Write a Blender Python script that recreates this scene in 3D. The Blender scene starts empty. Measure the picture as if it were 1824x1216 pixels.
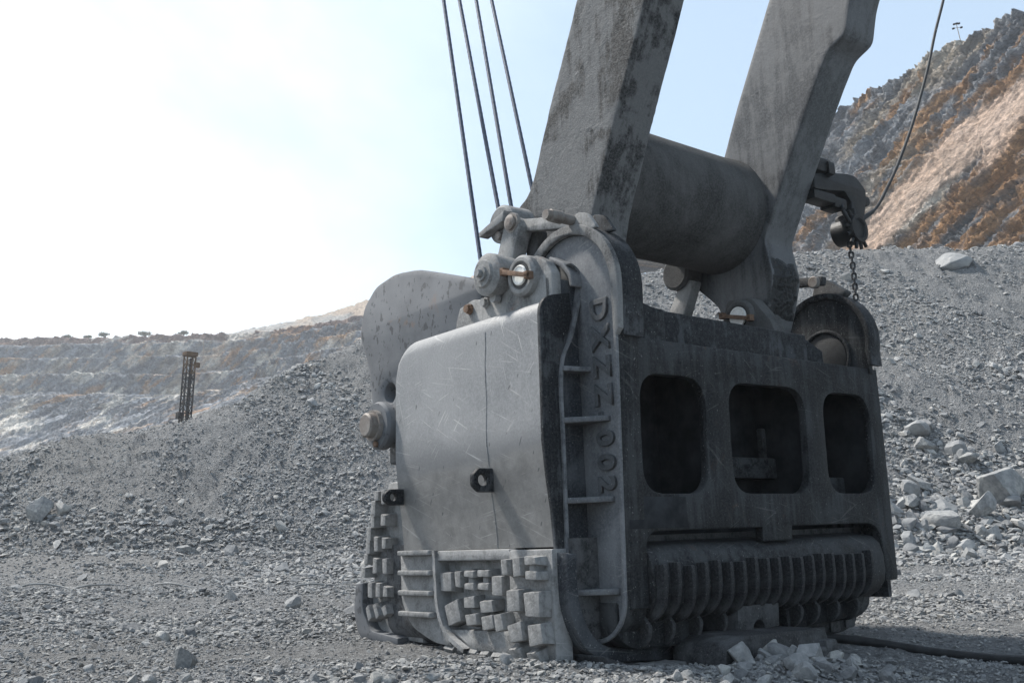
import bpy, bmesh, math, random
import numpy as np
from mathutils import Vector, Matrix, Euler

SC = bpy.context.scene
COL = SC.collection
R = math.radians
rng = np.random.default_rng(7)
random.seed(7)

# ------------------------------------------------------------------ camera
cam_d = bpy.data.cameras.new('camera')
cam_d.sensor_width = 36.0
cam_d.lens = 34.99
cam_d.clip_start = 0.1
cam_d.clip_end = 6000
cam = bpy.data.objects.new('camera', cam_d)
COL.objects.link(cam)
cam.location = (0, 0, 1.6)
cam.rotation_euler = (math.pi / 2 + math.atan(297 / 1773), 0, 0)
SC.camera = cam

# ------------------------------------------------------------------ sky, sun, exposure
SUN_AZ = R(-60)       # from +Y (view direction), negative = left
SUN_EL = R(52)
world = bpy.data.worlds.new('World')
SC.world = world
world.use_nodes = True
wt = world.node_tree
wn = wt.nodes
wn.clear()
w_out = wn.new('ShaderNodeOutputWorld')
w_bg = wn.new('ShaderNodeBackground')
w_bg.inputs['Strength'].default_value = 1.0
sky = wn.new('ShaderNodeTexSky')
sky.sky_type = 'NISHITA'
sky.sun_disc = False
sky.sun_elevation = SUN_EL
sky.sun_rotation = SUN_AZ
sky.air_density = 1.0
sky.dust_density = 1.0
sky.ozone_density = 1.0
w_mul = wn.new('ShaderNodeVectorMath'); w_mul.operation = 'SCALE'
w_mul.inputs['Scale'].default_value = 0.112
wt.links.new(sky.outputs[0], w_mul.inputs[0])
tc = wn.new('ShaderNodeTexCoord')
w_map = wn.new('ShaderNodeMapping')
w_map.inputs['Location'].default_value = (0.58, 0.1, 0.25)
w_map.inputs['Scale'].default_value = (1.0, 1.0, 1.9)
wt.links.new(tc.outputs['Generated'], w_map.inputs[0])
w_n = wn.new('ShaderNodeTexNoise')
w_n.inputs['Scale'].default_value = 1.15
w_n.inputs['Detail'].default_value = 9
w_n.inputs['Roughness'].default_value = 0.52
w_n.inputs['Distortion'].default_value = 0.25
wt.links.new(w_map.outputs[0], w_n.inputs['Vector'])
# thin cloud thickens towards one side of the sky
w_dot = wn.new('ShaderNodeVectorMath'); w_dot.operation = 'DOT_PRODUCT'
w_dot.inputs[1].default_value = (-0.85, 0.50, 0.10)        # the cloud bank lies to the left
wt.links.new(tc.outputs['Generated'], w_dot.inputs[0])
w_m2 = wn.new('ShaderNodeMath'); w_m2.operation = 'MULTIPLY_ADD'
w_m2.inputs[1].default_value = 0.8
wt.links.new(w_dot.outputs['Value'], w_m2.inputs[0])
wt.links.new(w_n.outputs['Fac'], w_m2.inputs[2])
w_r = wn.new('ShaderNodeMapRange')
w_r.interpolation_type = 'SMOOTHSTEP'
w_r.inputs['From Min'].default_value = 0.93
w_r.inputs['From Max'].default_value = 1.62
wt.links.new(w_m2.outputs[0], w_r.inputs['Value'])
w_mix = wn.new('ShaderNodeMix'); w_mix.data_type = 'RGBA'
w_mix.inputs[7].default_value = (1.35, 1.36, 1.38, 1)
wt.links.new(w_r.outputs[0], w_mix.inputs[0])
w_veil = wn.new('ShaderNodeMix'); w_veil.data_type = 'RGBA'      # thin even veil of high cloud
w_veil.inputs[0].default_value = 0.5
w_veil.inputs[7].default_value = (0.63, 0.79, 0.93, 1)
wt.links.new(w_mul.outputs[0], w_veil.inputs[6])
wt.links.new(w_veil.outputs[2], w_mix.inputs[6])
wt.links.new(w_mix.outputs[2], w_bg.inputs['Color'])
wt.links.new(w_bg.outputs[0], w_out.inputs['Surface'])

sun_d = bpy.data.lights.new('sun', 'SUN')
sun_d.energy = 4.6
sun_d.angle = R(6)
sun_d.color = (1.0, 0.955, 0.89)
sun = bpy.data.objects.new('sun', sun_d)
COL.objects.link(sun)
sd = Vector((math.sin(SUN_AZ) * math.cos(SUN_EL), math.cos(SUN_AZ) * math.cos(SUN_EL), math.sin(SUN_EL)))
sun.rotation_euler = sd.to_track_quat('Z', 'Y').to_euler()
sun.location = (-40, 30, 60)

vs = SC.view_settings
vs.view_transform = 'Standard'
vs.look = 'None'
vs.gamma = 1.0
vs.use_curve_mapping = False
vs.exposure = 0.5
SC.cycles.volume_bounces = 1
SC.cycles.max_bounces = 4
SC.cycles.diffuse_bounces = 3
SC.cycles.glossy_bounces = 2
SC.cycles.use_denoising = True

# ------------------------------------------------------------------ numpy noise
def _h(ix, iy, iz, seed):
    with np.errstate(over='ignore'):
        h = (ix.astype(np.int64) * 374761393 + iy.astype(np.int64) * 668265263 + iz.astype(np.int64) * 2147483647 + seed * 974634777) & 0xffffffff
        h = ((h ^ (h >> 13)) * 1274126177) & 0xffffffff
        h = ((h ^ (h >> 16)) * 2246822519) & 0xffffffff
        h = h ^ (h >> 15)
    return (h & 0xffffff) / float(0x1000000)

def vnoise(p, seed=0):
    i = np.floor(p); f = p - i
    i = i.astype(np.int64); f = f * f * (3 - 2 * f)
    r = 0
    for dx in (0, 1):
        wx = f[:, 0] if dx else 1 - f[:, 0]
        for dy in (0, 1):
            wy = f[:, 1] if dy else 1 - f[:, 1]
            for dz in (0, 1):
                wz = f[:, 2] if dz else 1 - f[:, 2]
                r = r + wx * wy * wz * _h(i[:, 0] + dx, i[:, 1] + dy, i[:, 2] + dz, seed)
    return r

def fbm(p, octv=4, seed=0, gain=0.5):
    a, s, r = 1.0, 0.0, 0
    for k in range(octv):
        r = r + a * (vnoise(p, seed + k * 17) - 0.5); s += a
        p = p * 2.03 + 13.7; a *= gain
    return r / s * 2

def cells(p, seed=0, tilt=1.0):
    """blocky facets: each cell is a tilted plane with its own offset"""
    i = np.floor(p).astype(np.int64)
    dzs = (0,) if np.ptp(p[:, 2]) == 0 else (-1, 0, 1)
    best = np.full(len(p), 1e9); out = np.zeros(len(p)); idr = np.zeros(len(p))
    for dx in (-1, 0, 1):
        for dy in (-1, 0, 1):
            for dz in dzs:
                c = [i[:, 0] + dx, i[:, 1] + dy, i[:, 2] + dz]
                q = [_h(*c, seed + k) for k in range(3)]
                d = [p[:, k] - c[k] - q[k] for k in range(3)]
                dist = d[0] ** 2 + d[1] ** 2 + d[2] ** 2
                m = dist < best
                t = [(_h(*c, seed + 10 + k) - 0.5) * 2 * tilt for k in range(3)]
                v = (_h(*c, seed + 20) - 0.5) * 2 + d[0] * t[0] + d[1] * t[1] + d[2] * t[2]
                out = np.where(m, v, out); idr = np.where(m, _h(*c, seed + 31), idr); best = np.where(m, dist, best)
    return out, idr

def smin(a, b, k):
    h = np.clip(0.5 + 0.5 * (b - a) / k, 0, 1)
    return b * (1 - h) + a * h - k * h * (1 - h)

def sstep(a, b, x):
    t = np.clip((x - a) / (b - a), 0, 1)
    return t * t * (3 - 2 * t)

# ------------------------------------------------------------------ material helpers
class NT:
    def __init__(self, name):
        self.m = bpy.data.materials.new(name); self.m.use_nodes = True
        self.t = self.m.node_tree; self.t.nodes.clear()
        self.out = self.t.nodes.new('ShaderNodeOutputMaterial')
        self.p = self.t.nodes.new('ShaderNodeBsdfPrincipled')
        self.t.links.new(self.p.outputs[0], self.out.inputs[0])
        self.co = self.t.nodes.new('ShaderNodeTexCoord')
    def link(self, a, b): self.t.links.new(a, b)
    def mapping(self, scale=(1, 1, 1), rot=(0, 0, 0), loc=(0, 0, 0), src='Object'):
        m = self.t.nodes.new('ShaderNodeMapping')
        m.inputs['Scale'].default_value = scale; m.inputs['Rotation'].default_value = rot; m.inputs['Location'].default_value = loc
        self.link(self.co.outputs[src], m.inputs[0]); return m.outputs[0]
    def tmap(self, scale, rot, loc=(0, 0, 0)):
        m = self.t.nodes.new('ShaderNodeMapping'); m.vector_type = 'TEXTURE'
        m.inputs['Scale'].default_value = scale; m.inputs['Rotation'].default_value = rot; m.inputs['Location'].default_value = loc
        self.link(self.co.outputs['Object'], m.inputs[0]); return m.outputs[0]
    def noise(self, vec, scale, detail=5, rough=0.55, dist=0.0):
        n = self.t.nodes.new('ShaderNodeTexNoise')
        n.inputs['Scale'].default_value = scale; n.inputs['Detail'].default_value = detail
        n.inputs['Roughness'].default_value = rough; n.inputs['Distortion'].default_value = dist
        self.link(vec, n.inputs['Vector']); return n.outputs['Fac']
    def voro(self, vec, scale, feature='F1', out='Distance'):
        n = self.t.nodes.new('ShaderNodeTexVoronoi'); n.feature = feature
        n.inputs['Scale'].default_value = scale
        self.link(vec, n.inputs['Vector']); return n.outputs[out]
    def rng(self, v, a, b, c=0.0, d=1.0):
        n = self.t.nodes.new('ShaderNodeMapRange'); n.interpolation_type = 'SMOOTHSTEP'
        n.inputs['From Min'].default_value = a; n.inputs['From Max'].default_value = b
        n.inputs['To Min'].default_value = c; n.inputs['To Max'].default_value = d
        self.link(v, n.inputs['Value']); return n.outputs[0]
    def math(self, op, a, b):
        n = self.t.nodes.new('ShaderNodeMath'); n.operation = op
        for k, v in ((0, a), (1, b)):
            if isinstance(v, (int, float)): n.inputs[k].default_value = v
            else: self.link(v, n.inputs[k])
        return n.outputs[0]
    def mix(self, fac, a, b, mode='MIX'):
        n = self.t.nodes.new('ShaderNodeMix'); n.data_type = 'RGBA'; n.blend_type = mode
        if isinstance(fac, (int, float)): n.inputs[0].default_value = fac
        else: self.link(fac, n.inputs[0])
        for k, v in ((6, a), (7, b)):
            if isinstance(v, (tuple, list)): n.inputs[k].default_value = (v[0], v[1], v[2], 1)
            else: self.link(v, n.inputs[k])
        return n.outputs[2]
    def bump(self, h, strength, dist, prev=None):
        n = self.t.nodes.new('ShaderNodeBump'); n.inputs['Strength'].default_value = strength; n.inputs['Distance'].default_value = dist
        self.link(h, n.inputs['Height'])
        if prev is not None: self.link(prev, n.inputs['Normal'])
        return n.outputs[0]
    def set(self, **kw):
        for k, v in kw.items():
            s = self.p.inputs[k.replace('_', ' ')]
            if isinstance(v, (int, float)): s.default_value = v
            elif isinstance(v, (tuple, list)): s.default_value = (v[0], v[1], v[2], 1)
            else: self.link(v, s)

def steel(name, paint, dust, dust_lo=0.45, dust_hi=0.62, scale=1.3, metallic=0.0, rough=0.6, streak=0.35, speck=0.25, scratch=0.0,
          rust=0.0, bump=0.15, lumps=0.0, lump_scale=14, wear=None, spec=0.5):
    """painted or worn steel under a film of rock dust"""
    n = NT(name)
    o = n.mapping()
    big = n.noise(o, scale, 6, 0.6, 0.3)
    st = n.noise(n.mapping((7, 7, 0.7)), 1.4, 5, 0.6)
    dm = n.math('ADD', big, n.math('MULTIPLY', n.math('SUBTRACT', st, 0.5), streak))
    d = n.rng(dm, dust_lo, dust_hi)
    fine = n.noise(o, 38, 4, 0.7)
    col = n.mix(d, paint, dust)
    col = n.mix(n.rng(fine, 0.35, 0.7, 0.0, 0.35), col, tuple(min(1, c * 1.5 + 0.01) for c in dust))
    if speck:
        sp = n.rng(n.noise(n.mapping((1, 1, 0.55)), 60, 2, 0.5), 0.66, 0.74, 0, speck)
        col = n.mix(sp, col, (0.5, 0.5, 0.49))
    if rust:
        rm = n.rng(n.noise(o, 3.1, 6, 0.7, 0.6), 0.60, 0.74, 0, rust)
        col = n.mix(rm, col, (0.21, 0.105, 0.06))
    if scratch:
        s = None
        for k, (a, ln, th, sc) in enumerate(((0.5, 1.6, 0.05, 1.9), (-0.75, 1.0, 0.035, 1.7), (1.15, 0.8, 0.03, 1.6), (0.2, 2.2, 0.04, 1.8), (-0.25, 0.7, 0.025, 1.6))):
            v = n.noise(n.tmap((ln, ln, th), (a, a * 0.6, 0), (k * 3.1, k * 1.7, k)), sc, 2, 0.45, 0.25)
            q = n.rng(v, 0.675, 0.71)
            gate = n.rng(n.noise(n.mapping(loc=(k * 5.0, 2, k)), 0.9, 3), 0.46, 0.62)
            q = n.math('MULTIPLY', q, gate)
            s = q if s is None else n.math('MAXIMUM', s, q)
        col = n.mix(n.math('MULTIPLY', s, scratch), col, (0.52, 0.51, 0.48))
    geo = n.t.nodes.new('ShaderNodeNewGeometry')
    ew = n.math('MULTIPLY', n.rng(geo.outputs['Pointiness'], 0.53, 0.62), n.rng(n.noise(o, 9, 4, 0.7), 0.35, 0.6))
    col = n.mix(n.math('MULTIPLY', ew, 0.5), col, tuple(min(0.34, c_ * 1.9 + 0.01) for c_ in dust))
    rr = n.rng(d, 0, 1, rough, min(1, rough + 0.2))
    if wear is not None:                                           # belt painted dark as the bending wall's shading; scraped and grubby below it
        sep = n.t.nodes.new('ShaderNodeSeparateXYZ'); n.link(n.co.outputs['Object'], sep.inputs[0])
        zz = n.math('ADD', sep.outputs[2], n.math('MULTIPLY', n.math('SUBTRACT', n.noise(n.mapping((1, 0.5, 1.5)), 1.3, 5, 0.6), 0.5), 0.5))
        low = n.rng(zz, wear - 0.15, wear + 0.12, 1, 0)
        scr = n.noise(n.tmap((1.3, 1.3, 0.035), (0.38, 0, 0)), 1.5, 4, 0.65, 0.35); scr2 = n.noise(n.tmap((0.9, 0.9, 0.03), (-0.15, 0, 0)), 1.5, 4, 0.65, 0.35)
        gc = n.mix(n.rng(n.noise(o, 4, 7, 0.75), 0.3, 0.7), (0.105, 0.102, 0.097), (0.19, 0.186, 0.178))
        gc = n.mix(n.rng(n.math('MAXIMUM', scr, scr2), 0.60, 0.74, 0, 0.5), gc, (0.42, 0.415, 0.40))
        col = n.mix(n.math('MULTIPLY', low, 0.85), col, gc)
        shade_band = n.math('MULTIPLY', n.rng(zz, wear - 0.12, wear + 0.02), n.rng(zz, wear + 0.05, wear + 0.4, 1, 0))
        col = n.mix(n.math('MULTIPLY', shade_band, 0.45), col, (0.09, 0.094, 0.10))
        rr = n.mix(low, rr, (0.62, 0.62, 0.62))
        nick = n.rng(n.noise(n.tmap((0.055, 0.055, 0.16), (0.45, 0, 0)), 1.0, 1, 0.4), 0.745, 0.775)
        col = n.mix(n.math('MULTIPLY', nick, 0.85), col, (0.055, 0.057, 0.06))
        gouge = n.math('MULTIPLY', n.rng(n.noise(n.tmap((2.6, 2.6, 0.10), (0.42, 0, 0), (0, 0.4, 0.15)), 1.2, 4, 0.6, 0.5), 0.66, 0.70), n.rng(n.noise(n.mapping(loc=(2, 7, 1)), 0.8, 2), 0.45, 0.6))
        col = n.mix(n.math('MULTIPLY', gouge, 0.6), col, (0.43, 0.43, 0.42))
    nb = n.bump(fine, bump, 0.01)
    if lumps:
        lm = n.noise(o, lump_scale, 8, 0.72, 0.4)
        nb = n.bump(lm, lumps, 0.05, nb)
    n.set(Base_Color=col, Metallic=metallic, Roughness=rr, Normal=nb)
    n.p.inputs['Specular IOR Level'].default_value = spec
    return n.m

def plain(name, col, rough=0.7, metallic=0.0, var=0.25, scale=6, bump=0.2, spec=0.35):
    n = NT(name); o = n.mapping()
    f = n.noise(o, scale, 6, 0.65)
    c = n.mix(n.rng(f, 0.3, 0.7), tuple(x * (1 - var) for x in col), tuple(min(1, x * (1 + var)) for x in col))
    n.set(Base_Color=c, Roughness=rough, Metallic=metallic, Normal=n.bump(n.noise(o, scale * 6, 4), bump, 0.01))
    n.p.inputs['Specular IOR Level'].default_value = spec
    return n.m

MT = {}
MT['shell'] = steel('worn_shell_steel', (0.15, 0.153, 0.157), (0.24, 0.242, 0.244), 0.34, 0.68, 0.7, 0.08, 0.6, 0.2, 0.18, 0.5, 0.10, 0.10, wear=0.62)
MT['dark'] = steel('dark_door_steel', (0.006, 0.0068, 0.008), (0.043, 0.045, 0.047), 0.43, 0.66, 1.5, 0.0, 0.55, 0.9, 0.3, 0.08, 0.16, 0.2, spec=0.15)
MT['strip'] = steel('dark_edge_steel', (0.006, 0.007, 0.0085), (0.055, 0.058, 0.062), 0.50, 0.66, 3.0, 0.0, 0.6, 0.9, 0.35, 0.0, 0.08, 0.3, spec=0.15)
MT['letter'] = steel('blue_grey_side_steel', (0.075, 0.08, 0.087), (0.16, 0.164, 0.17), 0.42, 0.68, 1.4, 0.05, 0.6, 0.3, 0.3, 0.2, 0.0, 0.12)
MT['channel'] = steel('dark_blue_channel_steel', (0.016, 0.0185, 0.023), (0.07, 0.075, 0.082), 0.46, 0.70, 1.6, 0.0, 0.6, 0.4, 0.45, 0.2, 0.0, 0.15, spec=0.2)
MT['gusset'] = steel('dim_gusset_steel', (0.055, 0.059, 0.065), (0.13, 0.134, 0.14), 0.44, 0.68, 2.0, 0.05, 0.6, 0.3, 0.35, 0.0, 0.0, 0.2)
MT['glyph'] = steel('raised_character_steel', (0.04, 0.043, 0.047), (0.08, 0.083, 0.087), 0.42, 0.68, 3.0, 0.05, 0.6, 0.3, 0.3, 0.0, 0.0, 0.2)  # darker copy of the side steel, in place of the characters' edge shading
MT['rim'] = steel('dusty_rim_steel', (0.028, 0.029, 0.031), (0.16, 0.16, 0.158), 0.40, 0.60, 2.5, 0.0, 0.75, 0.7, 0.2, 0.0, 0.05, 0.3, 0.15, 22)
MT['lug'] = steel('dusty_lug_steel', (0.07, 0.072, 0.073), (0.24, 0.238, 0.232), 0.36, 0.60, 2.2, 0.0, 0.7, 0.4, 0.25, 0.0, 0.35, 0.2, 0.15, 20)
n = NT('spotted_grey_plate')
o = n.mapping()
c = n.mix(n.rng(n.noise(o, 1.6, 5, 0.6), 0.3, 0.7), (0.082, 0.087, 0.095), (0.122, 0.128, 0.137))
sp1 = n.rng(n.noise(n.mapping((1, 1, 0.75)), 7.0, 3, 0.55, 0.2), 0.60, 0.66); sp2 = n.rng(n.noise(n.mapping((1, 1, 0.7), loc=(3, 1, 2)), 17.0, 2, 0.5), 0.63, 0.69)
c = n.mix(n.math('MULTIPLY', n.math('MAXIMUM', sp1, sp2), 0.8), c, (0.03, 0.032, 0.036))
c = n.mix(n.rng(n.noise(n.mapping(loc=(1, 4, 0)), 2.3, 6, 0.7, 0.5), 0.60, 0.75, 0, 0.55), c, (0.17, 0.105, 0.07))
n.set(Base_Color=c, Roughness=0.75, Normal=n.bump(n.noise(o, 30, 4), 0.15, 0.01))
MT['plate'] = n.m
MT['mud'] = steel('mud_crusted_steel', (0.012, 0.0122, 0.0125), (0.138, 0.139, 0.139), 0.38, 0.50, 1.3, 0.0, 0.85, 0.45, 0.10, 0.0, 0.0, 0.3, 0.55, 28)
MT['arm'] = steel('smeared_arm_steel', (0.026, 0.027, 0.029), (0.102, 0.105, 0.109), 0.40, 0.58, 0.9, 0.05, 0.45, 0.55, 0.15, 0.0, 0.0, 0.15, 0.08, 12)
MT['tube'] = steel('dusty_tube_steel', (0.034, 0.0338, 0.0335), (0.092, 0.091, 0.09), 0.34, 0.66, 1.2, 0.0, 0.85, 0.3, 0.08, 0.0, 0.0, 0.3, 0.2, 18, spec=0.15)
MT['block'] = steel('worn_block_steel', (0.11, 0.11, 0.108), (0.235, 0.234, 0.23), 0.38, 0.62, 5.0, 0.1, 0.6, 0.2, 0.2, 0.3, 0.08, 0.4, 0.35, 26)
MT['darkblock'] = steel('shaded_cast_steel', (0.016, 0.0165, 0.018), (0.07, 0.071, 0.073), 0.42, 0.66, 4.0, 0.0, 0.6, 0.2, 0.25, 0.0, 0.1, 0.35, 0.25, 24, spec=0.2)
MT['pin'] = steel('rusty_pin_steel', (0.12, 0.095, 0.078), (0.20, 0.185, 0.17), 0.4, 0.6, 5.0, 0.2, 0.55, 0.1, 0.1, 0.0, 0.7, 0.2)
MT['white'] = plain('bare_pin_end', (0.78, 0.77, 0.73), 0.45, 0.0, 0.12, 20, 0.1)
MT['rust'] = plain('rusty_keeper', (0.15, 0.092, 0.06), 0.8, 0.0, 0.4, 14, 0.4)
MT['black'] = plain('grease_black', (0.016, 0.017, 0.018), 0.5, 0.0, 0.4, 9, 0.5)
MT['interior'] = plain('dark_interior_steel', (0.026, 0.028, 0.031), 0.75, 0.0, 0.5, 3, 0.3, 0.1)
MT['rope'] = plain('steel_rope_blue_grey', (0.055, 0.068, 0.10), 0.55, 0.2, 0.4, 30, 0.4)
MT['rubber'] = plain('black_rubber', (0.025, 0.025, 0.026), 0.6, 0.0, 0.35, 8, 0.3)
MT['cable'] = plain('dusty_cable', (0.25, 0.25, 0.245), 0.9, 0.0, 0.3, 5, 0.3)
MT['trunk'] = plain('bark', (0.10, 0.08, 0.06), 0.9)
MT['leaf'] = plain('dry_foliage', (0.11, 0.13, 0.075), 0.8, 0.0, 0.35, 0.6, 0.0)
MT['pole'] = plain('weathered_pole', (0.30, 0.25, 0.20), 0.8)
MT['mast'] = plain('black_mast_steel', (0.010, 0.010, 0.011), 0.8, 0.0, 0.5, 1.2, 0.2, 0.1)
MT['mast_y'] = plain('rusty_yellow_mast', (0.085, 0.05, 0.024), 0.8, 0.0, 0.5, 1.2, 0.2, 0.1)

# ------------------------------------------------------------------ object helpers
def link(name, me, mat=None, parent=None, loc=None):
    o = bpy.data.objects.new(name, me)
    COL.objects.link(o)
    if mat is not None and me is not None and len(me.materials) == 0:
        me.materials.append(MT[mat] if isinstance(mat, str) else mat)
    if parent is not None: o.parent = parent
    if loc is not None: o.location = loc
    return o

def tag(o, label, cat, group=None):
    o['label'] = label; o['category'] = cat
    if group: o['group'] = group
    return o

def empty(name, loc=(0, 0, 0), label=None, cat=None, group=None):
    o = bpy.data.objects.new(name, None); COL.objects.link(o); o.location = loc
    o.empty_display_size = 0.3
    if label: tag(o, label, cat, group)
    return o

def smooth(me, ang=32):
    me.polygons.foreach_set('use_smooth', np.ones(len(me.polygons), bool))
    me.set_sharp_from_angle(angle=R(ang))
    return me

def mesh_np(name, V, F, shade=None):
    me = bpy.data.meshes.new(name)
    me.from_pydata([tuple(v) for v in V], [], [tuple(f) for f in F])
    me.update()
    if shade: smooth(me, shade)
    return me

def grid_mesh(name, V, nu, nv, flip=False):
    """V is (nu*nv,3), index = i*nv + j"""
    me = bpy.data.meshes.new(name)
    i, j = np.meshgrid(np.arange(nu - 1), np.arange(nv - 1), indexing='ij')
    a = (i * nv + j).ravel()
    q = np.stack([a, a + nv, a + nv + 1, a + 1], 1)
    if flip: q = q[:, ::-1]
    nf = len(q)
    me.vertices.add(len(V)); me.vertices.foreach_set('co', np.ascontiguousarray(V, dtype=np.float32).ravel())
    me.loops.add(nf * 4); me.loops.foreach_set('vertex_index', np.ascontiguousarray(q, dtype=np.int32).ravel())
    me.polygons.add(nf); me.polygons.foreach_set('loop_start', np.arange(0, nf * 4, 4, dtype=np.int32))
    me.update(calc_edges=True); me.validate()
    return me

def set_colors(me, C):
    at = me.color_attributes.new('tint', 'FLOAT_COLOR', 'POINT')
    c4 = np.ones((len(C), 4), np.float32); c4[:, :3] = C
    at.data.foreach_set('color', c4.ravel())

PERM = {'X': ((2, 0, 1), False), 'Y': ((0, 2, 1), True), 'Z': ((0, 1, 2), False)}

def plate_mesh(loops, axis, a, b, bevel=0.012, res=1):
    """closed 2D outlines (first outer, then holes), pushed through from a to b along axis; X: (Y,Z), Y: (X,Z), Z: (X,Y)"""
    cu = bpy.data.curves.new('outline', 'CURVE')
    cu.dimensions = '2D'; cu.fill_mode = 'BOTH'
    th = abs(b - a); bevel = min(bevel, th * 0.45)
    cu.extrude = th / 2 - bevel; cu.bevel_depth = bevel; cu.bevel_resolution = res; cu.offset = -bevel
    for lp in loops:
        s = cu.splines.new('POLY'); s.points.add(len(lp) - 1)
        for k, (u, v) in enumerate(lp): s.points[k].co = (u, v, 0, 1)
        s.use_cyclic_u = True
    ob = bpy.data.objects.new('outline', cu)
    me = bpy.data.meshes.new_from_object(ob)
    bpy.data.objects.remove(ob); bpy.data.curves.remove(cu)
    n = len(me.vertices); co = np.empty(n * 3, np.float32); me.vertices.foreach_get('co', co)
    co = co.reshape(-1, 3); co[:, 2] += (a + b) / 2
    pm, fl = PERM[axis]
    new = co[:, pm] if axis != 'Y' else np.stack([co[:, 0], co[:, 2], co[:, 1]], 1)
    me.vertices.foreach_set('co', np.ascontiguousarray(new).ravel())
    if fl: me.flip_normals()
    me.update(); me.materials.clear()
    bm = bmesh.new(); bm.from_mesh(me); bmesh.ops.remove_doubles(bm, verts=bm.verts, dist=1e-4); bm.to_mesh(me); bm.free()
    smooth(me, 35)
    return me

def plate(name, loops, axis, a, b, mat, parent=None, bevel=0.012, loc=None):
    return link(name, plate_mesh(loops, axis, a, b, bevel), mat, parent, loc)

def rect(x0, x1, y0, y1): return [(x0, y0), (x1, y0), (x1, y1), (x0, y1)]

def rrect(x0, x1, y0, y1, r, n=6):
    pts = []
    for cx, cy, a0 in ((x1 - r, y1 - r, 0), (x0 + r, y1 - r, 90), (x0 + r, y0 + r, 180), (x1 - r, y0 + r, 270)):
        for k in range(n + 1):
            t = R(a0 + 90 * k / n); pts.append((cx + r * math.cos(t), cy + r * math.sin(t)))
    return pts

def circ(cx, cy, r, n=28, a0=0, a1=360):
    m = n if a1 - a0 >= 360 else n + 1
    return [(cx + r * math.cos(R(a0 + (a1 - a0) * k / n)), cy + r * math.sin(R(a0 + (a1 - a0) * k / n))) for k in range(m)]

def rounded(pts, rad, n=5):
    """round the corners of a polygon; rad scalar or per point"""
    out = []; N = len(pts)
    for k in range(N):
        p = Vector(pts[k]); a = Vector(pts[k - 1]); b = Vector(pts[(k + 1) % N])
        r = rad[k] if isinstance(rad, (list, tuple)) else rad
        d1 = (a - p); d2 = (b - p); l = min(r, d1.length * 0.48, d2.length * 0.48)
        if l < 1e-4: out.append((p.x, p.y)); continue
        s = p + d1.normalized() * l; e = p + d2.normalized() * l
        for t in range(n + 1):
            t /= n; q = s * (1 - t) ** 2 + p * 2 * t * (1 - t) + e * t * t
            out.append((q.x, q.y))
    return out

def box(name, x0, x1, y0, y1, z0, z1, mat, parent=None, bevel=0.015, loc=None):
    return plate(name, [rect(x0, x1, y0, y1)], 'Z', z0, z1, mat, parent, bevel, loc)

def lathe_mesh(profile, axis='X', centre=(0, 0, 0), segs=36, close=True):
    """profile: list of (along, radius)"""
    V = []; F = []; m = len(profile)
    for k in range(segs):
        t = 2 * math.pi * k / segs; c, s = math.cos(t), math.sin(t)
        for (h, r) in profile:
            if axis == 'X': V.append((centre[0] + h, centre[1] + r * c, centre[2] + r * s))
            elif axis == 'Y': V.append((centre[0] + r * s, centre[1] + h, centre[2] + r * c))
            else: V.append((centre[0] + r * c, centre[1] + r * s, centre[2] + h))
    for k in range(segs):
        k2 = (k + 1) % segs
        for j in range(m - 1):
            F.append((k * m + j, k2 * m + j, k2 * m + j + 1, k * m + j + 1))
    if close:
        F.append(tuple(k * m for k in range(segs))[::-1]); F.append(tuple(k * m + m - 1 for k in range(segs)))
    me = mesh_np('turned', V, F)
    bm = bmesh.new(); bm.from_mesh(me); bmesh.ops.recalc_face_normals(bm, faces=bm.faces); bm.to_mesh(me); bm.free()
    return smooth(me, 30)

def lathe(name, profile, mat, parent=None, axis='X', centre=(0, 0, 0), segs=36):
    return link(name, lathe_mesh(profile, axis, centre, segs), mat, parent)

def disc_profile(x0, x1, r, ch=0.02): return [(x0, r - ch), (x0 + ch, r), (x1 - ch, r), (x1, r - ch)]

def tube_mesh(pts, r, segs=10, twist=0.0):
    pts = [Vector(p) for p in pts]; V = []; F = []; n = len(pts)
    up = Vector((0, 0, 1))
    for k, p in enumerate(pts):
        t = (pts[min(k + 1, n - 1)] - pts[max(k - 1, 0)]).normalized()
        ref = up if abs(t.dot(up)) < 0.95 else Vector((1, 0, 0))
        a = t.cross(ref).normalized(); b = t.cross(a)
        rr = r[k] if isinstance(r, (list, tuple)) else r
        for j in range(segs):
            g = 2 * math.pi * j / segs + twist * k
            V.append(p + a * rr * math.cos(g) + b * rr * math.sin(g))
    for k in range(n - 1):
        for j in range(segs):
            j2 = (j + 1) % segs
            F.append((k * segs + j, k * segs + j2, (k + 1) * segs + j2, (k + 1) * segs + j))
    F.append(tuple(range(segs))[::-1]); F.append(tuple((n - 1) * segs + j for j in range(segs)))
    me = mesh_np('tube', V, F)
    bm = bmesh.new(); bm.from_mesh(me); bmesh.ops.recalc_face_normals(bm, faces=bm.faces); bm.to_mesh(me); bm.free()
    return smooth(me, 50)

def tube(name, pts, r, mat, parent=None, segs=10): return link(name, tube_mesh(pts, r, segs), mat, parent)

def spline(pts, n=8):
    P = [Vector(p) for p in pts]; out = []
    for k in range(len(P) - 1):
        p0 = P[max(k - 1, 0)]; p1 = P[k]; p2 = P[k + 1]; p3 = P[min(k + 2, len(P) - 1)]
        for j in range(n):
            t = j / n
            out.append(0.5 * ((2 * p1) + (p2 - p0) * t + (2 * p0 - 5 * p1 + 4 * p2 - p3) * t * t + (3 * p1 - p0 - 3 * p2 + p3) * t ** 3))
    out.append(P[-1]); return out

def join_meshes(parts):
    bm = bmesh.new()
    for me in parts: bm.from_mesh(me)
    out = bpy.data.meshes.new('joined'); bm.to_mesh(out); bm.free(); return out

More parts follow.
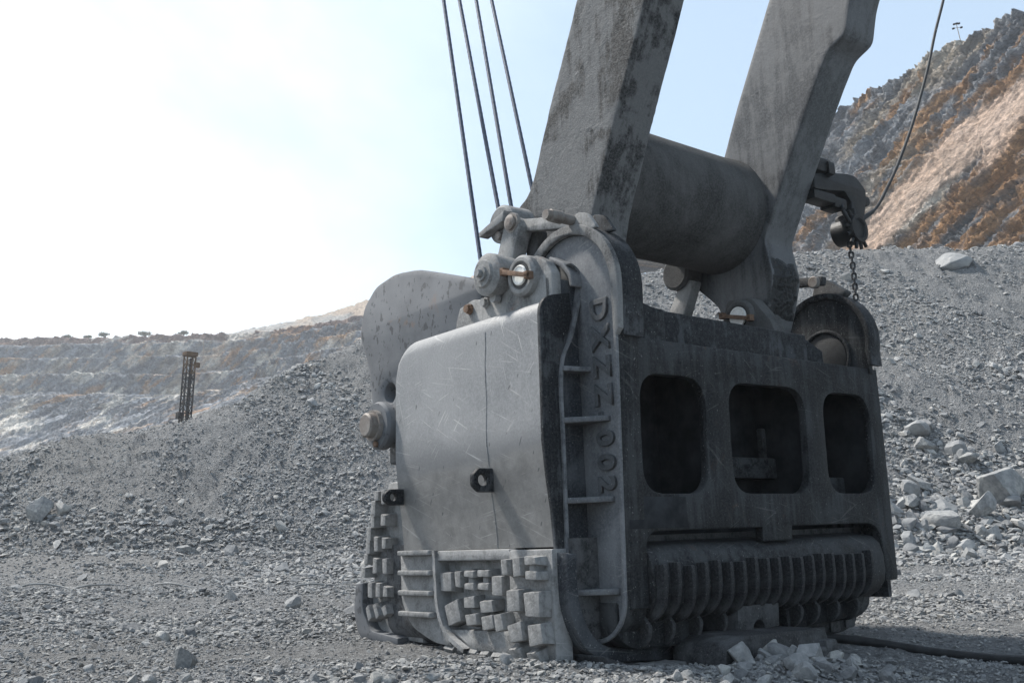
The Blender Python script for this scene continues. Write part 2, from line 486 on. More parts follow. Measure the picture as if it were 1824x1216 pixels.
# ================================================================== TERRAIN
XR = np.array([-300, -60, -30, -17.7, -16.2, -14.8, -12.0, -10.3, -7.9, -6.4, -0.3, 6.2, 11.3, 16.2, 20.8, 23.5, 28.0, 40, 60, 300.])
ZR = np.array([3.0, 3.0, 2.9, 3.2, 3.8, 4.2, 4.9, 5.9, 8.6, 9.9, 12.2, 13.8, 14.3, 15.2, 15.5, 15.0, 16.0, 17, 17, 17.])
SL = 0.70

def terrain_h(x, y, detail=True):
    p2 = np.stack([x, y, np.zeros_like(x)], 1)
    foot = 30.0 + 1.3 * fbm(p2 * 0.12, 3, 5) + 0.6 * np.sin(x * 0.21 + 1)
    run = SL * (y - foot)
    # slope steepens from a gentle toe
    slope = np.where(run < 0, 0, run)
    toe = 0.35 * np.exp(-((y - foot) / 2.2) ** 2)
    zr = np.interp(x + 0.5 * fbm(p2 * 0.3, 2, 9), XR, ZR) + 0.35 * fbm(p2 * 0.35, 3, 11) * sstep(2, 6, y - foot)
    pile = smin(slope, zr, 0.9) + toe
    # gullies running down the slope
    gl = fbm(np.stack([(x + 0.55 * y) * 0.33, y * 0.05, 0 * x], 1), 3, 21)
    pile = pile + 0.42 * gl * sstep(0.5, 4, y - foot) * (1 - sstep(14, 30, y - foot))
    flat = 0.10 * fbm(p2 * 0.16, 3, 2) + 0.05 * fbm(p2 * 0.7, 3, 3)
    # trodden rise at the left front, low spot where the bucket's front sinks in, heap at its near right corner
    flat = flat - 0.10 * np.exp(-(((x + 1.7) / 1.6) ** 2 + ((y - 13.3) / 1.6) ** 2))
    flat = flat + 0.16 * np.exp(-(((x - 2.75) / 0.62) ** 2 + ((y - 10.35) / 0.6) ** 2))
    ruts = np.sin((x * 0.55 + y * 0.9) * 2.2 + 1.5 * fbm(p2 * 0.2, 2, 77)); flat = flat + 0.035 * ruts * sstep(0.0, 0.5, fbm(p2 * 0.11, 2, 78) + 0.2)
    flat = flat + 0.10 * np.exp(-(((x + 0.2) / 1.3) ** 2 + ((y - 10.0) / 0.5) ** 2)) - 0.06 * np.exp(-(((x - 1.6) / 1.5) ** 2 + ((y - 11.0) / 0.8) ** 2))
    z = flat * (1 - 0.6 * sstep(0, 3, y - foot)) + np.where(y > foot - 6, pile, 0)
    if detail:
        near = 1 - sstep(52, 60, y)
        rough = 0.6 + 0.8 * sstep(-2, 3, y - foot)
        z = z + near * rough * (0.045 * fbm(p2 * 2.2, 3, 31) + 0.022 * cells(p2 * np.array([5.5, 5.5, 1]), 41)[0])
        z = z + near * sstep(-1, 4, y - foot) * 0.07 * cells(p2 * 1.7, 43)[0]
    return z

def terrain():
    ny, nx = 560, 620
    y = np.concatenate([[-220, -80, -25, -6, 2], np.geomspace(5, 64, ny), np.linspace(72, 420, 22)])
    u = np.linspace(-1, 1, nx)
    w = 0.68 * np.abs(y) + 3.5
    w[:5] = [260, 160, 90, 60, 20]
    Xg = u[None, :] * w[:, None]; Yg = np.repeat(y[:, None], nx, 1)
    x = Xg.ravel(); yy = Yg.ravel()
    z = terrain_h(x, yy)
    V = np.stack([x, yy, z], 1)
    me = grid_mesh('ground', V, len(y), nx, flip=True)
    n = NT('broken_grey_rock_ground')
    o = n.mapping()
    a = n.noise(o, 0.35, 4, 0.6); b = n.noise(o, 7, 5, 0.7)
    c = n.mix(n.rng(a, 0.35, 0.65), (0.215, 0.217, 0.219), (0.27, 0.268, 0.263))
    c = n.mix(n.rng(b, 0.3, 0.75), (0.138, 0.14, 0.143), c)
    vo = n.voro(o, 16, 'F1', 'Distance')
    cc = n.voro(o, 16, 'F1', 'Color')
    c = n.mix(0.35, c, n.mix(n.rng(cc, 0.1, 0.9), (0.145, 0.147, 0.149), (0.36, 0.358, 0.352)))
    br = n.noise(n.mapping((1, 1, 1), (0, 0, 0.5)), 0.09, 4, 0.6)
    c = n.mix(n.rng(br, 0.46, 0.62, 0, 0.35), c, (0.235, 0.226, 0.212))
    nb = n.bump(vo, 1.0, 0.06); nb = n.bump(n.noise(o, 14, 7, 0.78), 1.0, 0.07, nb)
    n.set(Base_Color=c, Roughness=0.95, Normal=nb); n.p.inputs['Specular IOR Level'].default_value = 0.2
    g = link('ground', me, n.m); g['kind'] = 'structure'
    return g
terrain()

# ------------------------------------------------------------------ pit walls
PATH = np.array([(-420, 330), (-300, 345), (-184, 357), (-113, 350), (-62, 340), (-28, 315), (4, 280), (30, 235), (44, 185), (49, 150), (54, 134), (61, 118), (72, 95), (90, 60), (120, 20), (150, -40)], float)
def path_dense(n=4000):
    d = np.r_[0, np.cumsum(np.hypot(*np.diff(PATH, axis=0).T))]
    s = np.linspace(0, d[-1], n)
    # smooth the corners
    X = np.interp(s, d, PATH[:, 0]); Y = np.interp(s, d, PATH[:, 1])
    k = np.ones(121) / 121
    pad = lambda a: np.convolve(np.r_[np.full(60, a[0]), a, np.full(60, a[-1])], k, 'valid')
    return s, pad(X), pad(Y)
PS, PX, PY = path_dense()
PTX = np.gradient(PX, PS); PTY = np.gradient(PY, PS)
S_NEAR = PS[np.argmin((PX - 44) ** 2 + (PY - 185) ** 2)]

def rock_colours(P, s, hz, rightness):
    """colour of the rock itself: blue-grey host rock with rusty, pink and pale bands dipping across the face"""
    n = len(P)
    x, z = P[:, 0], P[:, 2]
    dip = 0.72
    al = s * math.cos(dip) + z * math.sin(dip); ac = -s * math.sin(dip) + z * math.cos(dip)
    q = np.stack([al * 0.05, ac * 0.22, s * 0.01], 1)
    f1 = fbm(q, 5, 60); f2 = fbm(q * np.array([1.3, 0.8, 1]) + 31, 5, 71); f3 = fbm(np.stack([s * 0.11, z * 0.16, 0 * s], 1), 5, 83)
    f4 = fbm(np.stack([al * 0.25, ac * 0.9, 0 * s], 1), 4, 95)
    _, idr = cells(np.stack([al * 0.28, ac * 0.6, 0 * s], 1), 99)
    grey = np.array([0.175, 0.185, 0.20]); dark = np.array([0.085, 0.092, 0.10]); rust = np.array([0.31, 0.178, 0.088]); pink = np.array([0.385, 0.29, 0.23]); pale = np.array([0.50, 0.475, 0.43])
    tan = np.array([0.30, 0.25, 0.19])
    li = np.floor(ac * 0.9 + fbm(np.stack([al * 0.05, ac * 0.08, 0 * al], 1), 3, 320) * 2.0)
    C = np.repeat(grey[None], n, 0) * (0.62 + 0.42 * idr[:, None] + 0.4 * _h(li, 0 * li, 0 * li, 340)[:, None])
    def mixc(C, c, m): m = np.clip(m, 0, 1)[:, None]; return C * (1 - m) + c * m
    C = mixc(C, dark, 0.75 * sstep(0.0, 0.45, f3 + 0.5 * f4))
    am = 0.8 + 0.2 * rightness
    C = mixc(C, tan, am * 0.75 * sstep(0.05, 0.4, f2 + 0.25 * f4))
    C = mixc(C, rust, am * 0.85 * sstep(0.08, 0.34, f1 * 0.8 + 0.6 * f4))
    C = mixc(C, pale, 0.85 * sstep(0.38, 0.55, f2 * 0.7 + f3 * 0.5 + 0.3 * f4))
    # the broad pink slab on the near wall
    v = (z - 34.5) - (x - 44) * 0.93
    edge = 1.6 * fbm(np.stack([al * 0.12, ac * 0.3, 0 * s], 1), 4, 120)
    slab = (1 - sstep(2.1, 3.3, np.abs(v + edge * 1.4))) * rightness * sstep(42, 45, x)
    C = mixc(C, pink * (0.9 + 0.25 * idr[:, None]), 0.9 * slab * sstep(-0.5, -0.1, f3 + 0.4 * f4 + 0.25))
    v2 = v + 5.5
    slab2 = (1 - sstep(0.8, 2.2, np.abs(v2 + edge))) * rightness
    C = mixc(C, rust * 1.1, 0.55 * slab2 * sstep(-0.3, 0.2, f4 + f3))
    # red soil at the top of the far rim
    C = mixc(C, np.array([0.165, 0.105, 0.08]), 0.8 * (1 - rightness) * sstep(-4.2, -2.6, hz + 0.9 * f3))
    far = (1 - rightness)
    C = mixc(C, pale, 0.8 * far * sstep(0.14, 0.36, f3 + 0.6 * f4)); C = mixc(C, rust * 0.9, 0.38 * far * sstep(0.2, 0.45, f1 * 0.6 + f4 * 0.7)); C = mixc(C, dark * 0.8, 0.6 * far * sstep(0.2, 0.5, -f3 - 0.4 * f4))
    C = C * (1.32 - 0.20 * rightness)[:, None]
    return np.clip(C, 0.02, 0.8)

n = NT('pit_wall_rock')
at = n.t.nodes.new('ShaderNodeAttribute'); at.attribute_name = 'tint'
o = n.mapping()
fa = n.noise(n.mapping((1, 1, 1.6)), 0.9, 7, 0.72); fb = n.noise(o, 4.5, 5, 0.7)
cf = n.mix(0.85, at.outputs['Color'], n.mix(n.rng(fa, 0.28, 0.72), (0.72, 0.72, 0.73), (2.15, 2.12, 2.08)), 'MULTIPLY')
cf = n.mix(n.rng(fb, 0.3, 0.7, 0.15, 0), cf, (0.05, 0.052, 0.055))
ck = n.voro(n.tmap((3.2, 3.2, 0.9), (0.0, -0.72, 0.0)), 1.0, 'DISTANCE_TO_EDGE')
cf = n.mix(n.rng(ck, 0.0, 0.05, 0.35, 0.0), cf, (0.045, 0.045, 0.047))
nb = n.bump(fa, 1.0, 1.0); nb = n.bump(fb, 0.9, 0.25, nb)
n.set(Base_Color=cf, Roughness=0.95, Normal=nb); n.p.inputs['Specular IOR Level'].default_value = 0.2
MT['wall'] = n.m

def wall(name, s0, s1, ns, nt, near, label):
    s = np.linspace(s0, s1, ns)
    if name == 'pit_wall_far':                                # finest where it stands in view
        sa = PS[np.argmin((PX + 215) ** 2 + (PY - 355) ** 2)]; sb = PS[np.argmin((PX + 28) ** 2 + (PY - 315) ** 2)]
        s = np.r_[np.linspace(s0, sa, 60, endpoint=False), np.linspace(sa, sb, ns - 160, endpoint=False), np.linspace(sb, s1, 100)]
    X = np.interp(s, PS, PX); Y = np.interp(s, PS, PY); TX = np.interp(s, PS, PTX); TY = np.interp(s, PS, PTY)
    L = np.hypot(TX, TY); NX, NY = TY / L, -TX / L            # points into the pit
    nrm_sign = np.sign(NX * (0 - X) + NY * (60 - Y)); NX *= nrm_sign; NY *= nrm_sign
    rim = 62 + 0.9 * fbm(np.stack([s * 0.05, 0 * s, 0 * s], 1), 3, 201) + (1.3 * fbm(np.stack([s * 0.25, 0 * s, 0 * s], 1), 4, 203) if near else 0)
    rim = rim + np.interp(X, [-125, -95, -75, -50, 0, 30, 44], [0, 0.2, 2.0, 4.5, 5.5, 2, 0]) * (0 if near else 1)
    if near:
        # one tall face, broken by a narrow berm
        prof = np.array([(-14, 0.6), (-3, 0.1), (0, 0), (4, -9), (7.5, -17), (9.5, -17.8), (13, -28), (17, -38), (22, -48)], float)
    else:
        prof = np.array([(-25, 0.8), (-3, 0.2), (0, 0), (3.0, -3.2), (9, -4.4), (10.2, -10.5), (21, -11.2), (22.5, -18), (34, -19), (35.5, -26), (48, -28), (58, -35), (80, -46), (120, -58)], float)
    d = np.r_[0, np.cumsum(np.hypot(*np.diff(prof, axis=0).T))]
    t = np.linspace(0, d[-1], nt)
    if not near: t = np.r_[np.linspace(0, d[1], 12, endpoint=False), np.linspace(d[1], d[11], nt - 62), np.linspace(d[11], d[-1], 51)[1:]]
    off = np.interp(t, d, prof[:, 0]); hz = np.interp(t, d, prof[:, 1])
    S, T = np.meshgrid(s, t, indexing='ij'); OFF = np.repeat(off[None], ns, 0).ravel(); HZ = np.repeat(hz[None], ns, 0).ravel()
    Sf = S.ravel()
    wob = 3.0 * fbm(np.stack([Sf * 0.02, HZ * 0.02, 0 * Sf], 1), 3, 207) if not near else 1.6 * fbm(np.stack([Sf * 0.05, HZ * 0.05, 0 * Sf], 1), 3, 207)
    if not near: HZ = HZ * (1 + 0.10 * fbm(np.stack([Sf * 0.013, 0 * Sf, 0 * Sf], 1), 3, 209)) + (OFF > 30) * 1.2 * fbm(np.stack([Sf * 0.03, OFF * 0.05, 0 * Sf], 1), 3, 211)
    P = np.stack([np.repeat(X, nt) + np.repeat(NX, nt) * (OFF + wob), np.repeat(Y, nt) + np.repeat(NY, nt) * (OFF + wob), np.repeat(rim, nt) + HZ], 1)
    dip = 0.72
    al = Sf * math.cos(dip) + P[:, 2] * math.sin(dip); ac = -Sf * math.sin(dip) + P[:, 2] * math.cos(dip)
    q = np.stack([al, ac * 2.0, 0 * Sf], 1)
    c1, _ = cells(q * (0.16 if near else 0.10), 301, 1.3); c2, _ = cells(q * (0.42 if near else 0.30), 302, 1.3); c3, _ = cells(q * (1.0 if near else 0.8), 303, 1.3)
    c4, _ = cells(q * (2.3 if near else 1.6), 304, 1.3)
    # strata: each layer stands out or back by its own amount and breaks along joints
    warp = fbm(np.stack([al * 0.05, ac * 0.08, 0 * al], 1), 3, 320)
    def strata(f, sd, jf):
        li = np.floor(ac * f + warp * 2.2 * f); ji = np.floor(al * jf + _h(li, 0 * li, 0 * li, sd) * 7 + 0.6 * fbm(np.stack([al * 0.3, ac * 0.3, 0 * al], 1), 2, sd))
        return _h(li, ji, 0 * li, sd + 1) - 0.5
    lay = 0.95 * strata(0.38, 330, 0.10) + 0.65 * strata(1.0, 340, 0.22) + 0.4 * strata(2.2, 350, 0.5)
    if near:
        vv = (P[:, 2] - 34.5) - (P[:, 0] - 44) * 0.93
        slabm = (1 - sstep(1.6, 3.4, np.abs(vv + 2.2 * fbm(np.stack([al * 0.12, ac * 0.3, 0 * al], 1), 4, 120)))) * sstep(42, 45, P[:, 0])
        disp = (0.45 * c1 + 0.36 * c2 + 0.28 * c3 + 0.18 * c4 + lay) * (1 - 0.78 * slabm)
    else:
        disp = 0.5 * c1 + 0.5 * c2 + 0.35 * c3 + 0.25 * c4 + 0.5 * lay
    rightness = np.full(len(P), 1.0) if near else sstep(S_NEAR - 160, S_NEAR, Sf)
    onface = sstep(-6, 0.5, OFF)
    P[:, 0] += np.repeat(NX, nt) * disp * 0.85 * onface; P[:, 1] += np.repeat(NY, nt) * disp * 0.85 * onface; P[:, 2] += disp * 0.45 * (0.35 + 0.65 * onface)
    me = grid_mesh(name, P, ns, nt)
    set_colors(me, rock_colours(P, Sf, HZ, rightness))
    ob = link(name, me, 'wall'); ob['kind'] = 'structure'
    return ob

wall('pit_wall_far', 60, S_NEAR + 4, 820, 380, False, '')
S_CUT = PS[np.argmin((PX - 78) ** 2 + (PY - 83) ** 2)]
wall('pit_wall_near', S_NEAR - 4, S_CUT, 620, 340, True, '')
wall('pit_wall_side', S_CUT, PS[-1], 120, 70, True, '')
wall_near_rim = lambda u: None

# pale spoil heaped above the far rim
def upper_dump():
    ns, nt = 220, 60
    xs = np.linspace(-128, 40, ns); ts = np.linspace(0, 1, nt)
    X, T = np.meshgrid(xs, ts, indexing='ij'); x = X.ravel(); t = T.ravel()
    yb = np.interp(x, PX[np.argsort(PX)], PY[np.argsort(PX)])
    base_up = np.interp(x, [-125, -95, -75, -50, 0, 30, 44], [0, 0.2, 2.0, 4.5, 5.5, 2, 0])
    top = np.interp(x, [-128, -114, -100, -82, -62, -50, -30, 40], [0.0, 1.6, 4.2, 6.2, 7.8, 8.6, 9.0, 6.0])
    prof = np.minimum(1.0, t * 2.9)
    z = 61.8 + base_up + top * prof + 0.5 * fbm(np.stack([x * 0.2, t * 4, 0 * x], 1), 4, 400) + 0.35 * cells(np.stack([x * 0.5, t * 14, 0 * x], 1), 402)[0] * sstep(0.02, 0.1, t)
    P = np.stack([x, yb + 1.0 + t * 40, z], 1)
    me = grid_mesh('spoil_heap', P, ns, nt, flip=True)
    f = fbm(np.stack([x * 0.08, t * 2.5, 0 * x], 1), 4, 410); g = fbm(np.stack([x * 0.5, t * 12, 0 * x], 1), 3, 411)
    C = np.array([0.30, 0.293, 0.28])[None] * (0.9 + 0.35 * g[:, None])
    m = (sstep(0.0, 0.3, f) * 0.7)[:, None]
    C = C * (1 - m) + np.array([0.36, 0.28, 0.21]) * m
    set_colors(me, np.clip(C, 0.03, 0.7))
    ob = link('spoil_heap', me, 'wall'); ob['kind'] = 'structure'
upper_dump()

# ------------------------------------------------------------------ rocks
def shard_mesh(seed, npts=11):
    r = random.Random(seed)
    bm = bmesh.new()
    for k in range(npts):
        v = Vector((r.gauss(0, 1), r.gauss(0, 1), r.gauss(0, 1))).normalized()
        v *= r.uniform(0.8, 1.0)
        bm.verts.new((v.x * 0.5, v.y * 0.40, v.z * 0.30))
    res = bmesh.ops.convex_hull(bm, input=bm.verts)
    bmesh.ops.delete(bm, geom=[g for g in res['geom_interior'] if isinstance(g, bmesh.types.BMVert)], context='VERTS')
    bmesh.ops.recalc_face_normals(bm, faces=bm.faces)
    me = bpy.data.meshes.new('rock'); bm.to_mesh(me); bm.free()
    return me

def boulder_mesh(seed, ncut=15, sub=4):
    r = random.Random(seed)
    bm = bmesh.new(); bmesh.ops.create_icosphere(bm, subdivisions=sub, radius=0.62)
    P = np.array([v.co[:] for v in bm.verts])
    for k in range(ncut):
        nrm = np.array([r.gauss(0, 1) for _ in range(3)]); nrm /= np.linalg.norm(nrm); h = r.uniform(0.25, 0.44)
        d = P @ nrm - h; P -= np.outer(np.maximum(d, 0), nrm)
    P += (0.016 * fbm(P * 6 + seed, 4, seed))[:, None] * P / 0.5
    P += (0.010 * cells(P * 4 + seed, seed)[0])[:, None] * P / 0.5
    for v, p in zip(bm.verts, P): v.co = p
    me = bpy.data.meshes.new('boulder'); bm.to_mesh(me); bm.free()
    return smooth(me, 16)

n = NT('grey_quarry_rock')
oi = n.t.nodes.new('ShaderNodeObjectInfo')
ramp = n.t.nodes.new('ShaderNodeValToRGB')
els = ramp.color_ramp.elements
els[0].position = 0.0; els[0].color = (0.16, 0.162, 0.165, 1)
els[1].position = 1.0; els[1].color = (0.415, 0.408, 0.39, 1)
for pos, c in ((0.35, (0.25, 0.251, 0.251, 1)), (0.7, (0.325, 0.325, 0.32, 1)), (0.93, (0.375, 0.362, 0.338, 1))):
    e = els.new(pos); e.color = c
n.link(oi.outputs['Random'], ramp.inputs[0])
o = n.mapping()
f = n.noise(o, 3.0, 6, 0.7)
c = n.mix(1.0, ramp.outputs[0], n.mix(n.rng(f, 0.3, 0.7), (0.72, 0.73, 0.75), (1.15, 1.14, 1.12)), 'MULTIPLY')
n.set(Base_Color=c, Roughness=0.92, Normal=n.bump(n.noise(o, 9, 6, 0.75), 0.55, 0.05)); n.p.inputs['Specular IOR Level'].default_value = 0.25
MT['rock'] = n.m
n = NT('pale_boulder_rock')
o = n.mapping()
f = n.noise(o, 2.2, 7, 0.7); f2 = n.noise(o, 9, 5, 0.7)
c = n.mix(n.rng(f, 0.3, 0.7), (0.22, 0.224, 0.228), (0.35, 0.345, 0.328)); c = n.mix(n.rng(f2, 0.35, 0.6, 0.6, 0), c, (0.14, 0.144, 0.148))
n.set(Base_Color=c, Roughness=0.92, Normal=n.bump(n.noise(o, 7, 8, 0.75), 0.8, 0.06))
MT['pale_rock'] = n.m

PROTO = [shard_mesh(100 + k, 10 + k % 5) for k in range(14)]
for me in PROTO: me.materials.append(MT['rock'])

# bucket frame in the world: X along the door face, Y towards the front, Z up
BM = Matrix(((0.7799, -0.6248, -0.0380), (0.6258, 0.7793, 0.0317), (0.0098, -0.0485, 0.9988)))
BO = Vector((1.117, 10.135, 1.628))
BI = BM.inverted()
def in_bucket(x, y, grow=0.0):
    lx = 0.7799 * (x - BO.x) + 0.6258 * (y - BO.y); ly = -0.6248 * (x - BO.x) + 0.7793 * (y - BO.y)
    return (lx > -0.75 - grow) & (lx < 5.0 + grow) & (ly > -0.55 - grow) & (ly < 4.9 + grow)

def scatter():
    N = 240000
    y = np.exp(rng.uniform(math.log(7.0), math.log(58), N))
    x = rng.uniform(-1, 1, N) * (0.60 * y + 1.5)
    foot = 30.0
    base = np.maximum(0.034, 0.0031 * y)
    size = base * np.exp(rng.normal(0, 0.42, N))
    onslope = y > 31
    right = x > 4
    coarse = np.where(right & (y > 27) & (y < 40), 1.55, 1.0)
    toeband = np.exp(-((y - 30.5) / 1.6) ** 2)
    size *= coarse * (1 + 0.35 * toeband)
    clump = fbm(np.stack([x * 0.5, y * 0.5, 0 * x], 1), 3, 500)
    size *= 1 + 0.3 * clump
    size[rng.random(N) < 0.003] *= 1.9
    scree = fbm(np.stack([(x + 0.55 * y) * 0.4 + 0.5 * np.sin(y * 0.3), y * 0.10, 0 * x], 1), 4, 521)
    fine_p = sstep(-0.05, 0.45, scree) * 0.75
    keep = ~(onslope & (rng.random(N) < fine_p))
    size = np.where(onslope, size * (1 - 0.4 * sstep(0.0, 0.4, scree)), size)
    # packed fines between the stony patches of the floor
    fines = fbm(np.stack([x * 0.22, y * 0.5, 0 * x], 1), 4, 540)
    onfloor = y < 28
    keep &= ~(onfloor & (fines > 0.08) & (rng.random(N) < 0.6)); size = np.where(onfloor & (fines > 0.08), size * 0.75, size)
    size = np.where(onfloor & (fines < -0.15), size * 1.3, size)
    M1 = 130000                                                  # fine scree on the slopes
    y1 = 30 + rng.uniform(0, 1, M1) ** 1.2 * 27; x1 = rng.uniform(-1, 1, M1) * (0.60 * y1); s1 = 0.07 * np.exp(rng.normal(0, 0.4, M1))
    sc1 = fbm(np.stack([(x1 + 0.55 * y1) * 0.4 + 0.5 * np.sin(y1 * 0.3), y1 * 0.10, 0 * x1], 1), 4, 521); k1 = rng.random(M1) > sstep(0.0, 0.5, sc1) * 0.6; x1, y1, s1 = x1[k1], y1[k1], (s1 * (1 - 0.3 * sstep(0.0, 0.4, sc1)))[k1]
    x = np.r_[x, x1]; y = np.r_[y, y1]; size = np.r_[size, s1]; keep = np.r_[keep, np.ones(len(x1), bool)]
    # coarse rubble at the foot of the right slope
    M2 = 1500
    x2 = rng.uniform(6, 24, M2); y2 = 28.5 + rng.gamma(2.0, 2.3, M2); s2 = 0.24 * np.exp(rng.normal(0, 0.42, M2))
    x = np.r_[x, x2]; y = np.r_[y, y2]; size = np.r_[size, s2]; keep = np.r_[keep, np.abs(x2) < 0.6 * y2]
    M3 = 500                                                     # and along the toe of the left one
    x3 = rng.uniform(-17, -2, M3); y3 = 29 + rng.normal(0, 1.2, M3); s3 = 0.15 * np.exp(rng.normal(0, 0.4, M3))
    x = np.r_[x, x3]; y = np.r_[y, y3]; size = np.r_[size, s3]; keep = np.r_[keep, np.ones(M3, bool)]
    M4 = 260                                                     # small heap at the near corner of the shoe
    x4 = rng.normal(2.75, 0.42, M4); y4 = rng.normal(10.25, 0.28, M4); s4 = 0.10 * np.exp(rng.normal(0, 0.35, M4))
    x = np.r_[x, x4]; y = np.r_[y, y4]; size = np.r_[size, s4]; keep = np.r_[keep, np.ones(M4, bool)]
    # only small stuff under the bucket
    inb = in_bucket(x, y, 0.05)
    keep &= ~(inb & (size > 0.10)); keep &= size < 1.2
    x, y, size = x[keep], y[keep], size[keep]
    z = terrain_h(x, y) + size * 0.10
    return x, y, z, size
sx, sy, sz, ss = scatter()
proj = ss / np.sqrt(sx ** 2 + sy ** 2)
vis = (np.abs(sx) < 0.50 * sy) & (sy > 9.3) & ~in_bucket(sx, sy, 0.1)
order = np.argsort(-np.where(vis, proj, 0))
big_i = order[:230]; rest = np.ones(len(sx), bool); rest[big_i] = False

def gravel():
    x, y, z, s = sx[rest], sy[rest], sz[rest], ss[rest]
    m = len(x)
    me = bpy.data.meshes.new('gravel'); me.vertices.add(m)
    me.vertices.foreach_set('co', np.stack([x, y, z], 1).astype(np.float32).ravel())
    a = me.attributes.new('rot', 'FLOAT_VECTOR', 'POINT')
    # each stone: random spin, a small tilt, then laid on its slope
    th = rng.uniform(0, 2 * math.pi, m); t1 = rng.normal(0, 0.32, m); t2 = rng.normal(0, 0.32, m) + np.where(y > 31, 0.5, 0.0)
    def rm(ax, an):
        c_, s_ = np.cos(an), np.sin(an); M_ = np.zeros((m, 3, 3)); i1, i2 = (ax + 1) % 3, (ax + 2) % 3
        M_[:, ax, ax] = 1; M_[:, i1, i1] = c_; M_[:, i2, i2] = c_; M_[:, i1, i2] = -s_; M_[:, i2, i1] = s_; return M_
    Q = rm(0, t2) @ rm(1, t1) @ rm(2, th)
    rot = np.stack([np.arctan2(Q[:, 2, 1], Q[:, 2, 2]), -np.arcsin(np.clip(Q[:, 2, 0], -1, 1)), np.arctan2(Q[:, 1, 0], Q[:, 0, 0])], 1)
    a.data.foreach_set('vector', rot.astype(np.float32).ravel())
    a = me.attributes.new('scl', 'FLOAT_VECTOR', 'POINT')
    sc = s[:, None] * rng.uniform(0.75, 1.35, (m, 3)) * np.array([1.0, 1.0, 0.8])
    a.data.foreach_set('vector', sc.astype(np.float32).ravel())
    a = me.attributes.new('idx', 'INT', 'POINT'); a.data.foreach_set('value', rng.integers(0, len(PROTO), m).astype(np.int32))
    ob = link('gravel', me, 'rock'); ob['kind'] = 'stuff'
    tag(ob, 'loose grey broken rock and gravel strewn over pit floor and slopes', 'gravel')
    pc = bpy.data.collections.new('rock_shapes')
    for k, pm in enumerate(PROTO):
        po = bpy.data.objects.new('rock_shape', pm); pc.objects.link(po)
    ng = bpy.data.node_groups.new('strew', 'GeometryNodeTree')
    ng.interface.new_socket('Geometry', in_out='INPUT', socket_type='NodeSocketGeometry')
    ng.interface.new_socket('Geometry', in_out='OUTPUT', socket_type='NodeSocketGeometry')
    gi = ng.nodes.new('NodeGroupInput'); go = ng.nodes.new('NodeGroupOutput')
    ip = ng.nodes.new('GeometryNodeInstanceOnPoints'); ci = ng.nodes.new('GeometryNodeCollectionInfo')
    ci.inputs['Collection'].default_value = pc; ci.inputs['Separate Children'].default_value = True; ci.inputs['Reset Children'].default_value = True
    def attr(nm, ty):
        q = ng.nodes.new('GeometryNodeInputNamedAttribute'); q.data_type = ty; q.inputs['Name'].default_value = nm; return q.outputs['Attribute']
    e2r = ng.nodes.new('FunctionNodeEulerToRotation')
    ng.links.new(attr('rot', 'FLOAT_VECTOR'), e2r.inputs[0])
    ng.links.new(gi.outputs[0], ip.inputs['Points']); ng.links.new(ci.outputs[0], ip.inputs['Instance'])
    ip.inputs['Pick Instance'].default_value = True
    ng.links.new(attr('idx', 'INT'), ip.inputs['Instance Index'])
    ng.links.new(e2r.outputs[0], ip.inputs['Rotation']); ng.links.new(attr('scl', 'FLOAT_VECTOR'), ip.inputs['Scale'])
    ng.links.new(ip.outputs[0], go.inputs[0])
    md = ob.modifiers.new('strew', 'NODES'); md.node_group = ng
gravel()

BOULD = [boulder_mesh(40 + k, 13 + k % 5, 3) for k in range(6)]
for me in BOULD: me.materials.append(MT['rock'])
def zone(x, y):
    if (x - 2.75) ** 2 + (y - 10.25) ** 2 < 1.2: return 'small grey rock in the heap in front of the bucket shoe', 'rocks of the small heap'
    if y < 27: return ('loose angular grey rock lying on the flat pit floor left of the bucket', 'rocks on the floor left') if x < 1.5 else ('loose angular grey rock lying on the flat pit floor right of the bucket', 'rocks on the floor right')
    if x < 1: return 'loose grey rock on the scree slope behind and left of the bucket', 'rocks on the left slope'
    return 'loose pale grey rock on the rubble slope behind and right of the bucket', 'rocks on the right slope'
for k in big_i:
    me = BOULD[int(k) % 6] if ss[k] / np.hypot(sx[k], sy[k]) > 0.012 else PROTO[int(k) % 14]
    o = link('rock', me); o.location = (sx[k], sy[k], sz[k])
    o.rotation_euler = (rng.normal(0, 0.4), rng.normal(0, 0.4), rng.uniform(0, 6.28))
    q = rng.uniform(0.8, 1.3, 3); o.scale = (ss[k] * q[0], ss[k] * q[1], ss[k] * q[2] * 0.9)
    l, g = zone(sx[k], sy[k]); tag(o, l, 'rock', g)

def boulder(x, y, size, scl, rot, label, seed, mat='pale_rock', sink=0.2, cuts=15):
    me = boulder_mesh(seed, cuts, 4)
    z = float(terrain_h(np.array([float(x)]), np.array([float(y)]), False)[0])
    o = link('boulder', me, mat); o.location = (x, y, z + size * scl[2] * 0.5 * (1 - 2 * sink))
    o.scale = tuple(size * s for s in scl); o.rotation_euler = rot
    tag(o, label, 'boulder'); return o
boulder(-14.35, 30.7, 0.95, (0.95, 0.9, 0.95), (0.2, 0.3, 0.5), 'pale boulder alone at the foot of the left scree slope', 11)
boulder(15.75, 32.2, 1.85, (1.15, 0.9, 0.85), (0.25, 0.35, 0.4), 'largest pale boulder, at the right edge of the rubble slope', 23)
boulder(14.55, 31.2, 0.95, (0.8, 0.8, 1.1), (0.6, 0.2, 1.1), 'upright pale boulder wedged under the largest boulder on the right', 37)
boulder(13.1, 30.5, 1.0, (1.2, 0.8, 0.7), (0.1, 0.15, 2.4), 'blocky pale boulder at the toe of the right rubble slope', 41)
boulder(16.3, 31.0, 0.9, (1.1, 0.9, 0.8), (0.4, 0.2, 0.3), 'pale boulder below the largest boulder at the picture edge', 47)
